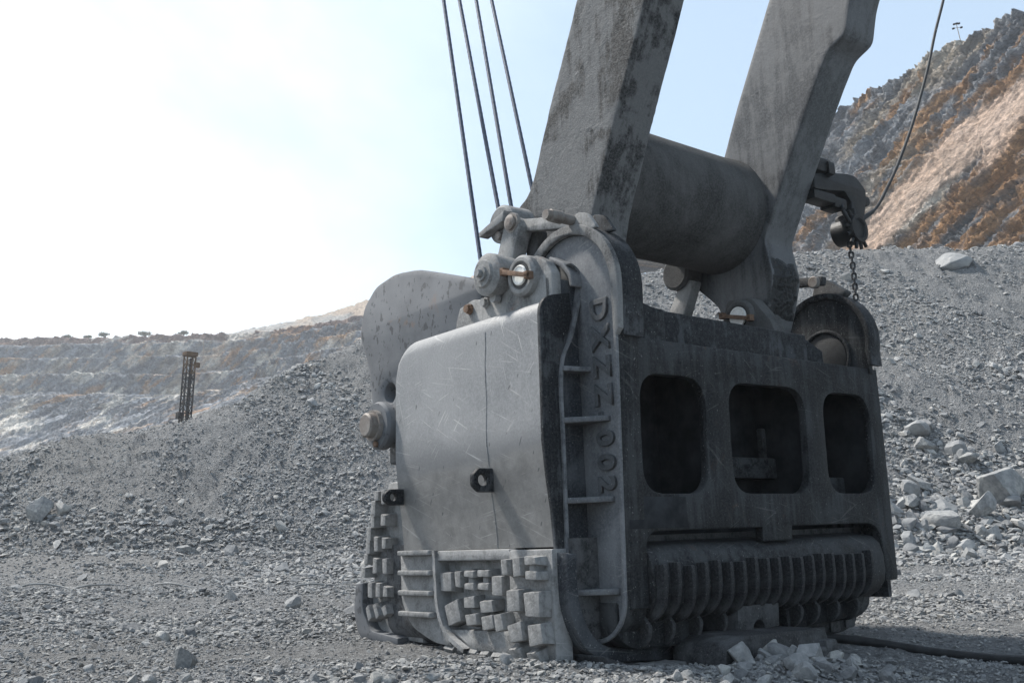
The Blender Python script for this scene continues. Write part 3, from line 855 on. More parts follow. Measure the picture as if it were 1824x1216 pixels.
boulder(12.5, 31.6, 0.85, (1.1, 0.8, 0.75), (0.3, 0.1, 1.3), 'pale grey boulder close to the right edge of the bucket, low on the slope', 53)
boulder(13.5, 33.1, 0.85, (1.3, 0.8, 0.55), (0.5, 0.2, 0.6), 'flat pale slab of rock beside the bucket, on the right slope', 59)
boulder(14.5, 35.2, 0.95, (1.2, 0.9, 0.6), (0.6, 0.1, 1.6), 'angular grey boulder halfway between bucket and largest boulder, higher up', 61)
boulder(15.6, 34.4, 0.8, (1.2, 0.9, 0.6), (0.5, 0.3, 2.6), 'small angular boulder up the slope left of the largest boulder', 67)
boulder(22.7, 49.4, 1.7, (1.5, 0.8, 0.7), (0.5, 0.1, 0.1), 'big grey slab near the crest of the right rubble slope', 71, 'rock', 0.42)
boulder(2.28, 10.25, 0.27, (1.0, 0.9, 1.0), (0.2, 0.5, 0.2), 'fist-shaped grey rock at the bottom edge in front of the bucket shoe', 79, 'rock')
boulder(2.95, 10.2, 0.32, (1.1, 0.9, 0.8), (0.6, 0.3, 1.2), 'largest grey rock of the heap by the bucket shoe', 83, 'rock')
boulder(2.62, 10.5, 0.24, (1.2, 0.8, 0.7), (0.3, 0.8, 2.2), 'grey rock leaning against the bucket shoe', 89, 'rock')
boulder(2.75, 9.95, 0.24, (1.0, 0.9, 0.8), (0.9, 0.1, 0.4), 'grey rock at the bottom edge, in the middle of the small heap', 97, 'rock')
boulder(3.25, 10.4, 0.22, (1.0, 1.1, 0.8), (0.1, 0.5, 3.0), 'grey rock at the right end of the small heap by the shoe', 101, 'rock')
boulder(-3.35, 10.6, 0.36, (1.3, 0.7, 0.8), (0.3, 0.6, 0.9), 'pale slanting rock half buried in the floor near the lower left', 103)
boulder(-9.3, 29.0, 0.55, (1.4, 0.8, 0.6), (0.1, 0.2, 0.4), 'long pale rock at the toe of the left scree slope', 107)

# ================================================================== THE BUCKET
BASE = Vector((2.2, 1.6, -1.58))
dipper = empty('shovel_bucket', BO + BM @ BASE, 'giant dusty grey mining shovel bucket standing on the pit floor', 'shovel bucket')
dipper.rotation_euler = BM.to_euler()
OFFS = -BASE
def part(o): o.location = Vector(o.location) + OFFS; return o
def bp(name, loops, axis, a, b, mat, bevel=0.012, parent=None):
    o = plate(name, loops, axis, a, b, mat, parent or dipper, bevel)
    return o if parent else part(o)
def bl(name, prof, mat, centre, axis='X', segs=36, parent=None):
    o = lathe(name, prof, mat, parent or dipper, axis, centre, segs); return o if parent else part(o)
def bb(name, x0, x1, y0, y1, z0, z1, mat, bevel=0.015, parent=None):
    o = box(name, x0, x1, y0, y1, z0, z1, mat, parent or dipper, bevel); return o if parent else part(o)

# --- door: portal plate with three openings
portal = rounded([(0.03, -1.02), (0.30, -1.02), (0.30, -0.26), (2.21, -0.26), (2.20, -0.42), (2.75, -0.42), (2.77, -0.255), (4.63, -0.255), (4.63, -0.98), (4.92, -0.98),
                  (4.95, 0.6), (4.95, 1.765), (0.03, 1.765)], [0.01, 0.01, 0.22, 0.01, 0.03, 0.03, 0.01, 0.30, 0.01, 0.05, 0.02, 0.01, 0.01])
def opening(x0, x1):
    return rounded([(x0 - 0.01, 0.12), (x1 - 0.04, 0.12), (x1 + 0.02, 1.40), (x0 + 0.02, 1.38)], [0.30, 0.30, 0.36, 0.30], 7)
door = bp('door_frame', [portal, opening(0.33, 1.38), opening(1.78, 3.24), opening(3.61, 4.66)], 'Y', 0.0, 0.11, 'dark', 0.015)
door['label'] = 'dark door frame with three tall rounded openings'
bp('wear_plate', [[(0.06, -0.235), (0.94, -0.235), (0.93, 0.085), (0.06, 0.085)]], 'Y', -0.016, -0.002, 'interior', 0.004)
bp('wear_plate', [[(0.05, 0.16), (0.27, 0.16), (0.26, 0.98), (0.05, 1.0)]], 'Y', -0.016, -0.002, 'interior', 0.004)
# ragged flange along the top of the door
bp('upper_wall', [[(0.28, 1.5), (3.72, 1.5), (3.70, 2.16), (0.95, 2.175), (0.62, 2.25), (0.45, 2.45), (0.28, 2.6)]], 'Y', 0.20, 0.62, 'strip', 0.03)
# interior behind the openings
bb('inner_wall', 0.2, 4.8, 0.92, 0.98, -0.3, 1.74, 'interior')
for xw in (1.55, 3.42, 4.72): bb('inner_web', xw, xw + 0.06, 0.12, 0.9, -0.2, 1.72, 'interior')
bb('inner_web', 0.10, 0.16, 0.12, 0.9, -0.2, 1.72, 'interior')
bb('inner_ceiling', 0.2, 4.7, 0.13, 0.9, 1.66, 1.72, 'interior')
bar = bb('cross_bar', 2.35, 3.40, 0.62, 0.88, 0.34, 0.60, 'dark', 0.02)
bb('cross_bar', 4.2, 4.7, 0.5, 0.7, 0.14, 0.36, 'dark', 0.02)
bb('upright_strut', 4.35, 4.45, 0.62, 0.72, 0.30, 1.0, 'dark', 0.015)
bb('upright_strut', 3.22, 3.29, 0.66, 0.74, 0.56, 0.98, 'dark', 0.015)
for zz in (0.43, 0.28): bl('bolt', disc_profile(-0.03, 0.0, 0.05, 0.01), 'pin', (1.99, 0.86, zz), 'Y', 12)

# --- latch bar with fins below the door
cv = [(0.46, -0.36), (0.22, -0.385), (0.08, -0.42), (0.0, -0.50), (-0.04, -0.65), (-0.045, -0.85), (-0.02, -0.98), (0.06, -1.09), (0.2, -1.17), (0.46, -1.2)]
bp('latch_bar', [cv], 'X', 0.33, 4.60, 'dark', 0.05)
fin_poly = rounded([(0.02, -0.60), (-0.15, -0.595), (-0.155, -0.86), (-0.11, -1.02), (-0.01, -1.13), (0.14, -1.19), (0.2, -1.1), (0.0, -0.95)], [0.0, 0.02, 0.06, 0.06, 0.06, 0.0, 0, 0])
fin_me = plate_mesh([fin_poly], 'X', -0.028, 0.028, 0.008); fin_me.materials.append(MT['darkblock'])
for k in range(19):
    o = link('fin', fin_me, None, dipper); o.location = (0.40 + k * 0.2075 + rng.normal(0, 0.006), 0, 0.012 * rng.normal()); part(o)
fin2 = plate_mesh([rounded([(0.12, -1.10), (0.02, -1.20), (0.05, -1.33), (0.16, -1.42), (0.5, -1.45), (0.5, -1.1)], [0, 0.05, 0.07, 0.08, 0, 0])], 'X', -0.025, 0.025, 0.008)
fin2.materials.append(MT['darkblock'])
for x in (0.32, 0.67, 1.09, 1.5, 2.86, 3.19, 3.6, 4.02):
    o = link('lower_fin', fin2, None, dipper); o.location = (x, 0, 0); part(o)
# centre block with a half-round notch, and the shoe under it
nb_poly = [(1.64, -1.1), (1.62, -1.36), (1.86, -1.36)] + circ(1.98, -1.36, 0.11, 10, 180, 0)[0:0] + [(1.98 + 0.1 * math.cos(R(180 - k * 18)), -1.36 + 0.1 * math.sin(R(180 - k * 18))) for k in range(11)] + [(2.34, -1.35), (2.36, -1.1)]
bp('latch_block', [nb_poly], 'Y', -0.02, 0.4, 'darkblock', 0.015)
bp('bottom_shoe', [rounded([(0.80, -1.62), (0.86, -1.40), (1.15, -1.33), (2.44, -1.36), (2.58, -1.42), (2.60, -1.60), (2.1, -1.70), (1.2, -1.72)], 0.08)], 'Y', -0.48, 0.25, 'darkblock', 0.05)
for k, (x, z, w) in enumerate(((1.42, -1.70, 0.26), (1.76, -1.70, 0.24), (2.02, -1.67, 0.22), (2.28, -1.62, 0.22), (2.48, -1.56, 0.2))):
    o = bb('shoe_tooth', x - w / 2, x + w / 2, -0.58, -0.30, z - 0.09, z + 0.08, 'darkblock', 0.035)
# --- lower hull
def hull():
    bm = bmesh.new()
    bmesh.ops.create_cube(bm, size=1.0)
    for v in bm.verts:
        v.co = ((-0.34 if v.co.x < 0 else 4.88), (0.42 if v.co.y < 0 else 3.95), (-1.50 if v.co.z < 0 else -0.30))
    es = [e for e in bm.edges if all(v.co.z < -1 for v in e.verts)]
    bmesh.ops.bevel(bm, geom=es, offset=0.28, segments=6, affect='EDGES', profile=0.5)
    me = bpy.data.meshes.new('hull'); bm.to_mesh(me); bm.free(); return smooth(me, 40)
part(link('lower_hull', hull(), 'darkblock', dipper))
bb('upper_hull', 0.10, 4.86, 1.0, 3.4, -0.35, 1.95, 'strip', 0.1)
bp('heel_plate', [rounded([(-0.02, -0.95), (1.0, -1.05), (1.06, -1.2), (1.03, -1.44), (0.2, -1.42), (-0.02, -1.3)], [0, 0, 0.05, 0.08, 0.1, 0.1])], 'Y', 0.16, 0.42, 'dark', 0.02)
bp('heel_plate', [rounded([(2.75, -1.05), (4.3, -1.0), (4.45, -1.15), (4.3, -1.38), (2.8, -1.46)], [0, 0, 0.05, 0.1, 0.08])], 'Y', 0.20, 0.46, 'dark', 0.02)
bp('bottom_runner', [rounded([(2.6, -1.44), (4.35, -1.36), (4.62, -1.25), (4.6, -1.5), (4.3, -1.6), (2.6, -1.66)], 0.08)], 'Y', 0.45, 1.1, 'darkblock', 0.03)
for k in range(4): bb('runner_block', 3.3 + k * 0.33, 3.5 + k * 0.33, 0.42, 0.62, -1.66 + k * 0.035, -1.52 + k * 0.035, 'darkblock', 0.03)

# --- side plate with lettering: tall plate with a rounded top and bottom, flanged all round
def obround(g=0.0):
    top = circ(0.63, 2.30, 0.73 - g, 22, 0, 180)                       # front -> back over the top
    bot = circ(0.47, -0.90, 0.46 - g, 16, 180, 360)
    return [(p[0], p[1]) for p in top] + [(p[0], p[1]) for p in bot]
sp = bp('lettered_side_plate', [obround(0.02)], 'X', 0.015, 0.27, 'letter', 0.01)
sp['label'] = 'blue-grey side plate with raised characters DXZZ-002 running downwards'
def flange(g_in, notch=False):
    return [obround(0.0), obround(g_in)]
bp('side_flange', flange(0.045), 'X', -0.035, 0.0, 'letter', 0.008)
bp('side_flange', flange(0.06), 'X', 0.002, 0.28, 'dark', 0.006)  # back-facing part of the flange, shade put into its dark colour
# muddy collar over the rounded top, running down the back edge
arc_o = circ(0.63, 2.30, 0.79, 30, -8, 180); arc_i = circ(0.63, 2.30, 0.675, 30, -8, 180)
bp('arched_collar', [arc_o + [(-0.155, 2.1), (-0.14, 1.80), (-0.08, 1.74), (-0.05, 1.80), (-0.05, 2.1)] + arc_i[::-1]], 'X', -0.055, 0.03, 'rim', 0.02)
arc_o2 = circ(0.63, 2.30, 0.785, 30, -8, 180); arc_i2 = circ(0.63, 2.30, 0.68, 30, -8, 180)
bp('collar_back', [arc_o2 + [(-0.15, 2.1), (-0.125, 1.74), (-0.05, 1.74), (-0.05, 2.1)] + arc_i2[::-1]], 'X', 0.032, 0.33, 'strip', 0.01)  # collar's back-facing side, darker steel paints in its shade
fil = [(p.x, p.y) for p in spline([(0.33, 2.72, 0), (0.38, 2.48, 0), (0.50, 2.30, 0), (0.70, 2.205, 0), (1.0, 2.172, 0)], 4)] + [(1.0, 1.78), (0.30, 1.78)]
bp('fillet_plate', [fil], 'Y', 0.17, 0.40, 'strip', 0.02)
# the same rounded ear on the far side, its shade put into darker steel
ear_r = [(p[0], p[1]) for p in circ(0.63, 2.18, 0.66, 22, 0, 180)] + [(-0.03, 1.70), (1.29, 1.70)]
bp('rounded_ear', [ear_r], 'X', 4.74, 4.82, 'dark', 0.01)
arc_o = circ(0.63, 2.18, 0.74, 26, -14, 194) + [(-0.10, 1.80), (-0.03, 1.80)]; arc_i = circ(0.63, 2.18, 0.655, 26, -14, 194)
bp('arched_collar', [arc_o + arc_i[::-1]], 'X', 4.70, 4.95, 'strip', 0.02)
bp('ear_ring', [circ(0.62, 2.0, 0.40, 28), circ(0.62, 2.0, 0.355, 28)], 'X', 4.70, 4.738, 'strip', 0.012)
bp('ear_boss', [circ(0.62, 2.0, 0.33, 28)], 'X', 4.725, 4.738, 'black', 0.004)
bp('ear_web', [[(3.72, 1.77), (4.2, 1.77), (4.2, 2.0), (3.9, 2.12), (3.72, 2.15)]], 'Y', 0.3, 0.5, 'strip', 0.02)
bp('clevis', [rounded([(0.25, 2.82), (0.75, 2.88), (0.70, 3.06), (0.52, 3.13), (0.2, 2.88)], 0.06)], 'X', 4.74, 4.90, 'darkblock', 0.02)
bp('link_bar', [rounded([(0.42, 3.12), (1.65, 3.30), (1.65, 3.17), (0.44, 2.99)], 0.04)], 'X', 4.56, 4.66, 'darkblock', 0.015)
bl('link_pin', disc_profile(4.50, 4.6, 0.085, 0.015), 'pin', (0, 0.55, 3.05), 'X', 18)

# raised characters, one mesh each, on the side plate
def glyph(ch, size, depth):
    cu = bpy.data.curves.new('glyph', 'FONT'); cu.body = ch; cu.size = size; cu.extrude = depth / 2; cu.bevel_depth = 0.006; cu.offset = 0.006
    cu.align_x = 'CENTER'; cu.align_y = 'CENTER'; cu.resolution_u = 4
    ob = bpy.data.objects.new('glyph', cu); me = bpy.data.meshes.new_from_object(ob)
    bpy.data.objects.remove(ob); bpy.data.curves.remove(cu); me.materials.clear(); return me
for ch, yy, zz in (('D', 0.20, 2.06), ('X', 0.20, 1.755), ('Z', 0.20, 1.45), ('Z', 0.20, 1.15), ('-', 0.22, 0.925), ('0', 0.21, 0.70), ('0', 0.21, 0.45), ('2', 0.22, 0.23)):
    me = glyph(ch, 0.335, 0.05)
    # text runs down (-Z), its top points back towards the door (-Y), it faces -X
    co = np.empty(len(me.vertices) * 3, np.float32); me.vertices.foreach_get('co', co); co = co.reshape(-1, 3)
    new = np.stack([0.010 - co[:, 2], yy - co[:, 1], zz - co[:, 0]], 1)
    me.vertices.foreach_set('co', np.ascontiguousarray(new).ravel()); me.update()
    bm = bmesh.new(); bm.from_mesh(me); bmesh.ops.recalc_face_normals(bm, faces=bm.faces); bm.to_mesh(me); bm.free()
    o = link('raised_character', me, 'glyph', sp)
    o['label'] = 'raised character %s' % ch if ch != '-' else 'raised hyphen'

# --- channel between side plate and side shell
bp('channel_wall', [[(-0.36, 2.45), (-0.36, -0.86), (-0.32, -1.05), (-0.22, -1.22), (-0.08, -1.35), (0.10, -1.42), (0.10, 2.45)]], 'Y', 0.55, 0.62, 'channel', 0.01)
bb('far_side_wall', 4.84, 4.92, 0.115, 3.9, -1.2, 1.95, 'strip', 0.02)
for z, x0 in ((0.90, -0.33), (0.075, -0.34), (-0.84, -0.36)):
    bp('gusset', [rounded([(x0, 0.56), (x0, 0.47), (-0.02, 0.12), (0.07, 0.12), (0.07, 0.56)], [0, 0.02, 0.03, 0, 0])], 'Z', z - 0.03, z + 0.03, 'gusset', 0.01)
bp('gusset', [[(-0.33, 0.56), (-0.31, 0.44), (0.07, 0.36), (0.07, 0.56)]], 'Z', 1.42, 1.475, 'gusset', 0.01)
edge = spline([(-0.10, 0.48, 2.62), (0.0, 0.48, 2.55), (0.03, 0.48, 2.38), (-0.13, 0.48, 1.85), (-0.31, 0.48, 1.45), (-0.33, 0.48, 0.6), (-0.345, 0.48, -0.25), (-0.36, 0.48, -0.84), (-0.25, 0.48, -1.17), (-0.02, 0.46, -1.36)], 5)
def ribbon(path, w_x, y0, y1):
    V = []; F = []
    for p in path:
        V += [(p.x - w_x, y0, p.z), (p.x + w_x, y0, p.z), (p.x + w_x, y1, p.z), (p.x - w_x, y1, p.z)]
    for k in range(len(path) - 1):
        a = k * 4; b = a + 4
        for j in range(4): F.append((a + j, a + (j + 1) % 4, b + (j + 1) % 4, b + j))
    F.append((0, 1, 2, 3)); e = (len(path) - 1) * 4; F.append((e + 3, e + 2, e + 1, e))
    me = mesh_np('ribbon', V, F); bm = bmesh.new(); bm.from_mesh(me); bmesh.ops.recalc_face_normals(bm, faces=bm.faces); bm.to_mesh(me); bm.free(); return me
part(link('edge_flange', ribbon(edge, 0.018, 0.47, 0.60), 'gusset', dipper))

# --- side shell
def shell():
    ny, nz = 40, 44
    # profile in X-Z: slightly bellied wall turning over into the top
    prof = []
    for k in range(26):
        z = -0.38 + (2.00 + 0.38) * k / 25
        x = np.interp(z, [-0.38, 0.0, 0.35, 0.7, 1.2, 1.9], [-0.47, -0.50, -0.545, -0.575, -0.565, -0.55])
        prof.append((x, z))
    for k in range(1, 10):
        a = R(90 * k / 9); prof.append((-0.55 + 0.20 * (1 - math.cos(a)), 2.00 + 0.20 * math.sin(a)))
    prof.append((0.10, 2.22))
    m = len(prof)
    ys = np.concatenate([[0.545, 0.56], np.linspace(0.62, 3.0, 22), 3.33 - 0.33 * np.cos(np.linspace(0.15, math.pi / 2, 10)) ])
    V = []
    for y in ys:
        t = max(0.0, (y - 3.0) / 0.33); drop = 0.33 * (1 - math.sqrt(max(0, 1 - min(t, 1) ** 2)))
        for (x, z) in prof:
            f = sstep(1.55, 2.2, np.array([z]))[0]
            V.append((x, y, z - drop * f))
    F = []
    for i in range(len(ys) - 1):
        for j in range(m - 1): F.append((i * m + j, i * m + j + 1, (i + 1) * m + j + 1, (i + 1) * m + j))
    # front end cap
    e = (len(ys) - 1) * m
    nV = len(V); V += [(0.10, 3.33, prof[0][1])]
    F.append(tuple([e + j for j in range(m)] + [nV]))
    me = mesh_np('shell', V, F); bm = bmesh.new(); bm.from_mesh(me); bmesh.ops.recalc_face_normals(bm, faces=bm.faces)
    bm.to_mesh(me); bm.free(); return smooth(me, 40), prof
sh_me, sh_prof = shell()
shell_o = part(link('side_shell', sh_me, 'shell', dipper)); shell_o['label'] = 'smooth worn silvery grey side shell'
seam = spline([(np.interp(z, [-0.38, 0.0, 0.35, 0.7, 1.2, 1.9], [-0.47, -0.50, -0.545, -0.575, -0.565, -0.55]), 1.47 + 0.008 * math.sin(z * 9), z) for z in np.linspace(-0.38, 2.0, 14)], 3)
link('weld_seam', tube_mesh(seam, [0.005 + 0.004 * random.random() for _ in seam], 6), 'lug', shell_o)
rear = rounded([(-0.475, -0.42), (-0.505, 0.0), (-0.55, 0.35), (-0.58, 0.7), (-0.57, 1.2), (-0.556, 2.21), (-0.12, 2.30), (-0.10, 2.05), (-0.30, 1.45), (-0.33, -0.42)], [0, 0, 0, 0, 0, 0.2, 0.03, 0, 0, 0])
part(plate('shell_rear_edge', [rear], 'Y', 0.50, 0.553, 'strip', dipper, 0.012))  # back-facing edge of the shell, its shade painted as near-black steel
part(plate('shell_rear_edge', [[(-0.47, -0.42), (-0.33, -0.42), (-0.33, -1.1), (-0.42, -1.1)]], 'Y', 0.51, 0.56, 'strip', dipper, 0.012))
def eye_lug(y, z, s=1.0):
    lo = rounded([(-0.54, z - 0.13 * s), (-0.54, z + 0.13 * s), (-0.74, z + 0.13 * s), (-0.82, z + 0.06 * s), (-0.82, z - 0.06 * s), (-0.74, z - 0.13 * s)], [0, 0, 0.03, 0.03, 0.03, 0.03])
    return part(plate('lifting_eye', [lo, circ(-0.69, z, 0.06 * s, 16)], 'Y', y - 0.04, y + 0.04, 'strip', dipper, 0.02))
eye_lug(1.44, 0.35); eye_lug(3.24, 0.27, 0.75)

# --- lower side: stepped panel, recess with wear blocks, corner shoe
bp('lower_side_panel', [rounded([(3.30, -0.40), (3.30, -0.95), (3.10, -1.25), (2.6, -1.42), (2.28, -1.43), (2.36, -1.28), (2.46, -1.05), (2.50, -0.40)], [0, 0.1, 0.15, 0.15, 0, 0.1, 0.1, 0])], 'X', -0.55, -0.30, 'block', 0.02)
shelf = plate_mesh([rounded([(0, 0), (0.74, 0), (0.70, -0.085), (0.04, -0.085)], 0.02)], 'Z', -0.028, 0.028, 0.01)
co = np.empty(len(shelf.vertices) * 3, np.float32); shelf.vertices.foreach_get('co', co); co = co.reshape(-1, 3)
shelf.vertices.foreach_set('co', np.ascontiguousarray(np.stack([co[:, 1], co[:, 0], co[:, 2]], 1)).ravel()); shelf.flip_normals(); shelf.materials.append(MT['block'])
for z in (-0.40, -0.63, -0.86, -1.10):
    o = link('shelf_rib', shelf, None, dipper); o.location = (-0.55, 2.54, z); part(o)
fl = spline([(2.52, 0, -0.38), (2.50, 0, -0.75), (2.46, 0, -1.05), (2.30, 0, -1.30), (1.98, 0, -1.46)], 6)
def curved_flange():
    V = []; F = []
    for k, p in enumerate(fl):
        t = (fl[min(k + 1, len(fl) - 1)] - fl[max(k - 1, 0)]).normalized(); nn = Vector((t.z, 0, -t.x)) * 0.025
        for (xx, s) in ((-0.60, 1), (-0.60, -1), (-0.32, -1), (-0.32, 1)): V.append((xx, p.x + nn.x * s, p.z + nn.z * s))
    for k in range(len(fl) - 1):
        a = k * 4; b = a + 4
        for j in range(4): F.append((a + j, a + (j + 1) % 4, b + (j + 1) % 4, b + j))
    me = mesh_np('fl', V, F); bm = bmesh.new(); bm.from_mesh(me); bmesh.ops.recalc_face_normals(bm, faces=bm.faces); bm.to_mesh(me); bm.free(); return me
part(link('curved_flange', curved_flange(), 'block', dipper))
bb('top_rail', -0.56, -0.34, 1.16, 2.50, -0.50, -0.385, 'block', 0.015)
bb('recess_panel', -0.40, -0.30, 1.0, 2.5, -1.45, -0.42, 'block', 0.015)
bp('recess_sill', [rounded([(1.0, -1.22), (2.35, -1.25), (1.95, -1.46), (0.9, -1.48)], 0.05)], 'X', -0.52, -0.34, 'block', 0.03)
bp('corner_panel', [rounded([(0.48, -0.40), (1.18, -0.40), (1.18, -1.05), (1.05, -1.40), (0.48, -1.48)], [0, 0, 0.1, 0.2, 0])], 'X', -0.56, -0.33, 'block', 0.02)
WB = [(-0.45, 2.34, -0.73, .22, .22, 0), (-0.45, 2.11, -0.71, .11, .18, 0), (-0.45, 1.90, -0.71, .19, .22, 0), (-0.45, 1.64, -0.71, .20, .23, 0), (-0.45, 1.39, -0.76, .18, .21, 0),
      (-0.60, 1.07, -0.57, .10, .17, 0), (-0.60, 0.87, -0.57, .12, .19, 0), (-0.60, 0.65, -0.58, .18, .24, 0),
      (-0.45, 2.22, -1.07, .26, .25, 22), (-0.45, 1.91, -0.95, .20, .12, 6), (-0.45, 1.60, -0.98, .23, .13, 8), (-0.60, 0.95, -0.90, .22, .22, 0), (-0.60, 0.65, -0.93, .24, .25, 0),
      (-0.47, 1.85, -1.13, .20, .13, 10), (-0.47, 1.56, -1.15, .21, .15, 15), (-0.60, 1.20, -1.12, .14, .18, 20), (-0.60, 0.93, -1.21, .22, .19, 14), (-0.60, 0.62, -1.22, .22, .20, 12),
      (-0.56, 0.98, -1.42, .20, .15, 10), (-0.56, 0.70, -1.44, .20, .15, 8)]
def block_mesh(seed, w, h, dpt):
    r = random.Random(seed); bm = bmesh.new(); bmesh.ops.create_cube(bm, size=1.0)
    for v in bm.verts:
        k = 0.86 if v.co.x < 0 else 1.0
        v.co = (v.co.x * dpt, v.co.y * w * k + r.uniform(-0.012, 0.012), v.co.z * h * k + r.uniform(-0.012, 0.012))
    bmesh.ops.bevel(bm, geom=bm.edges[:], offset=0.010, segments=2, affect='EDGES', profile=0.6)
    me = bpy.data.meshes.new('block'); bm.to_mesh(me); bm.free(); smooth(me, 45); me.materials.append(MT['block']); return me
for k, (x, y, z, w, h, a) in enumerate(WB):
    split = k in (2, 3, 7)
    segs = ((z + h * 0.30, h * 0.36), (z - h * 0.30, h * 0.36)) if split else ((z, h),)
    for zz, hh in segs:
        o = link('wear_block', block_mesh(k * 7 + int(zz * 100), w * 1.1, hh * 1.08, 0.16), None, dipper)
        o.location = (x - 0.03, y, zz); o.rotation_euler = (R(-a * 0.7), R(-18 if z < -1.35 else 0), 0); part(o)
    if split:
        o = link('wear_block', block_mesh(k * 7 + 3, w * 0.55, h * 0.4, 0.13), None, dipper); o.location = (x - 0.01, y, z); part(o)
for k in range(9):                                             # row curling under the bottom edge
    o = link('wear_block', block_mesh(900 + k, 0.17, 0.15, 0.20), None, dipper)
    o.location = (-0.44 + 0.012 * (k % 2), 0.62 + k * 0.215, -1.50 + 0.006 * k); o.rotation_euler = (0, R(-38), 0); part(o)
# corner shoe sweeping round the near bottom corner
jo = spline([(-0.49, -0.44, 0), (-0.49, -0.88, 0), (-0.41, -1.18, 0), (-0.26, -1.40, 0), (0.05, -1.53, 0), (0.6, -1.58, 0), (1.35, -1.62, 0)], 5)
ji = spline([(1.32, -1.44, 0), (0.6, -1.43, 0), (0.05, -1.39, 0), (-0.22, -1.20, 0), (-0.345, -0.86, 0), (-0.34, -0.46, 0)], 5)
bp('corner_shoe', [[(p.x, p.y) for p in jo] + [(p.x, p.y) for p in ji]], 'Y', 0.34, 0.58, 'channel', 0.025)
bp('shoe_sole', [rounded([(-0.30, -1.42), (0.05, -1.54), (0.6, -1.59), (1.9, -1.62), (1.9, -1.72), (0.3, -1.70), (-0.2, -1.60)], 0.05)], 'Y', 0.10, 0.60, 'darkblock', 0.03)
for k in range(9):
    x = -0.30 + k * 0.19
    o = link('wear_block', block_mesh(300 + k, 0.16, 0.15, 0.20), 'darkblock', dipper)
    o.location = (x, 0.14, -1.60 - 0.055 * min(1, max(0, x + 0.2))); o.rotation_euler = (0, R(-12 if x < 0 else 0), R(90)); part(o)

# --- front corner with its columns of blocks
bp('front_corner', [rounded([(3.28, 0.50), (4.02, 0.50), (4.22, -0.1), (4.42, -0.75), (4.50, -1.2), (4.30, -1.45), (3.28, -1.48)], [0, 0.05, 0.1, 0.05, 0.1, 0.1, 0])], 'X', -0.26, 0.4, 'block', 0.03)
bp('front_hook', [rounded([(4.60, -0.78), (4.42, -0.76), (4.44, -1.10), (4.26, -1.36), (3.6, -1.42), (3.6, -1.52), (4.25, -1.54), (4.56, -1.42), (4.66, -1.12)], [0.03, 0.03, 0.1, 0.1, 0, 0, 0.1, 0.1, 0.1])], 'X', -0.42, -0.10, 'plate', 0.015)
bp('lip_bar', [rounded([(4.5, -1.46), (4.55, -1.58), (3.4, -1.66), (1.2, -1.60), (1.2, -1.48), (3.4, -1.50)], 0.04)], 'X', -0.40, 0.8, 'darkblock', 0.03)
FR = [(4.02, .33), (3.86, .31), (4.11, .17), (3.87, .02), (4.13, .02), (4.23, -.15), (3.86, -.27), (4.05, -.28), (4.25, -.31), (4.31, -.47), (4.08, -.55), (3.85, -.55), (4.38, -.63), (4.21, -.85), (4.02, -.85), (3.84, -.87), (4.25, -1.14), (4.07, -1.11), (3.86, -1.10)]
for k, (y, z) in enumerate(FR):
    h = 0.21 if k % 3 else 0.15
    o = link('wear_block', block_mesh(500 + k, 0.11, h, 0.20), None, dipper)
    o.location = (-0.34, y, z); o.rotation_euler = (R(-28 if k > 15 else 4), 0, 0); part(o)

# --- hinge arm at the front, with its pin
arm_poly = rounded([(4.67, 2.56), (4.55, 2.95), (4.22, 3.19), (3.72, 3.26), (3.22, 3.19), (2.78, 3.05), (2.13, 2.83), (1.80, 2.68), (1.9, 2.05), (3.25, 1.9), (3.30, 1.25), (3.5, 0.95), (3.85, 0.90), (4.22, 1.15), (4.36, 1.6), (4.44, 2.1)], 0.12, 4)
ha = bp('hinge_arm', [arm_poly, circ(3.88, 1.66, 0.12, 18)], 'X', -0.32, -0.05, 'plate', 0.085)
ha['label'] = 'curved dark-spotted hinge arm plate with a bright rim'
inner = [(3.9 + (p[0] - 3.9) * 0.93 - 0.02, 2.2 + (p[1] - 2.2) * 0.93) for p in arm_poly]
bl('hinge_pin_boss', [(-0.66, 0.20), (-0.66, 0.28), (-0.62, 0.305), (-0.52, 0.305), (-0.50, 0.27), (-0.30, 0.27), (-0.30, 0.1)], 'plate', (0, 3.66, 1.19))
bl('hinge_pin', [(-0.82, 0.13), (-0.80, 0.155), (-0.72, 0.16), (-0.72, 0.195), (-0.64, 0.195), (-0.6, 0.1)], 'pin', (0, 3.66, 1.19))
bl('bolt', disc_profile(-0.71, -0.66, 0.04, 0.01), 'rust', (0, 3.62, 0.95), 'X', 8)
bb('hinge_bracket', -0.30, 0.1, 3.3, 3.9, 0.72, 1.25, 'strip', 0.03)

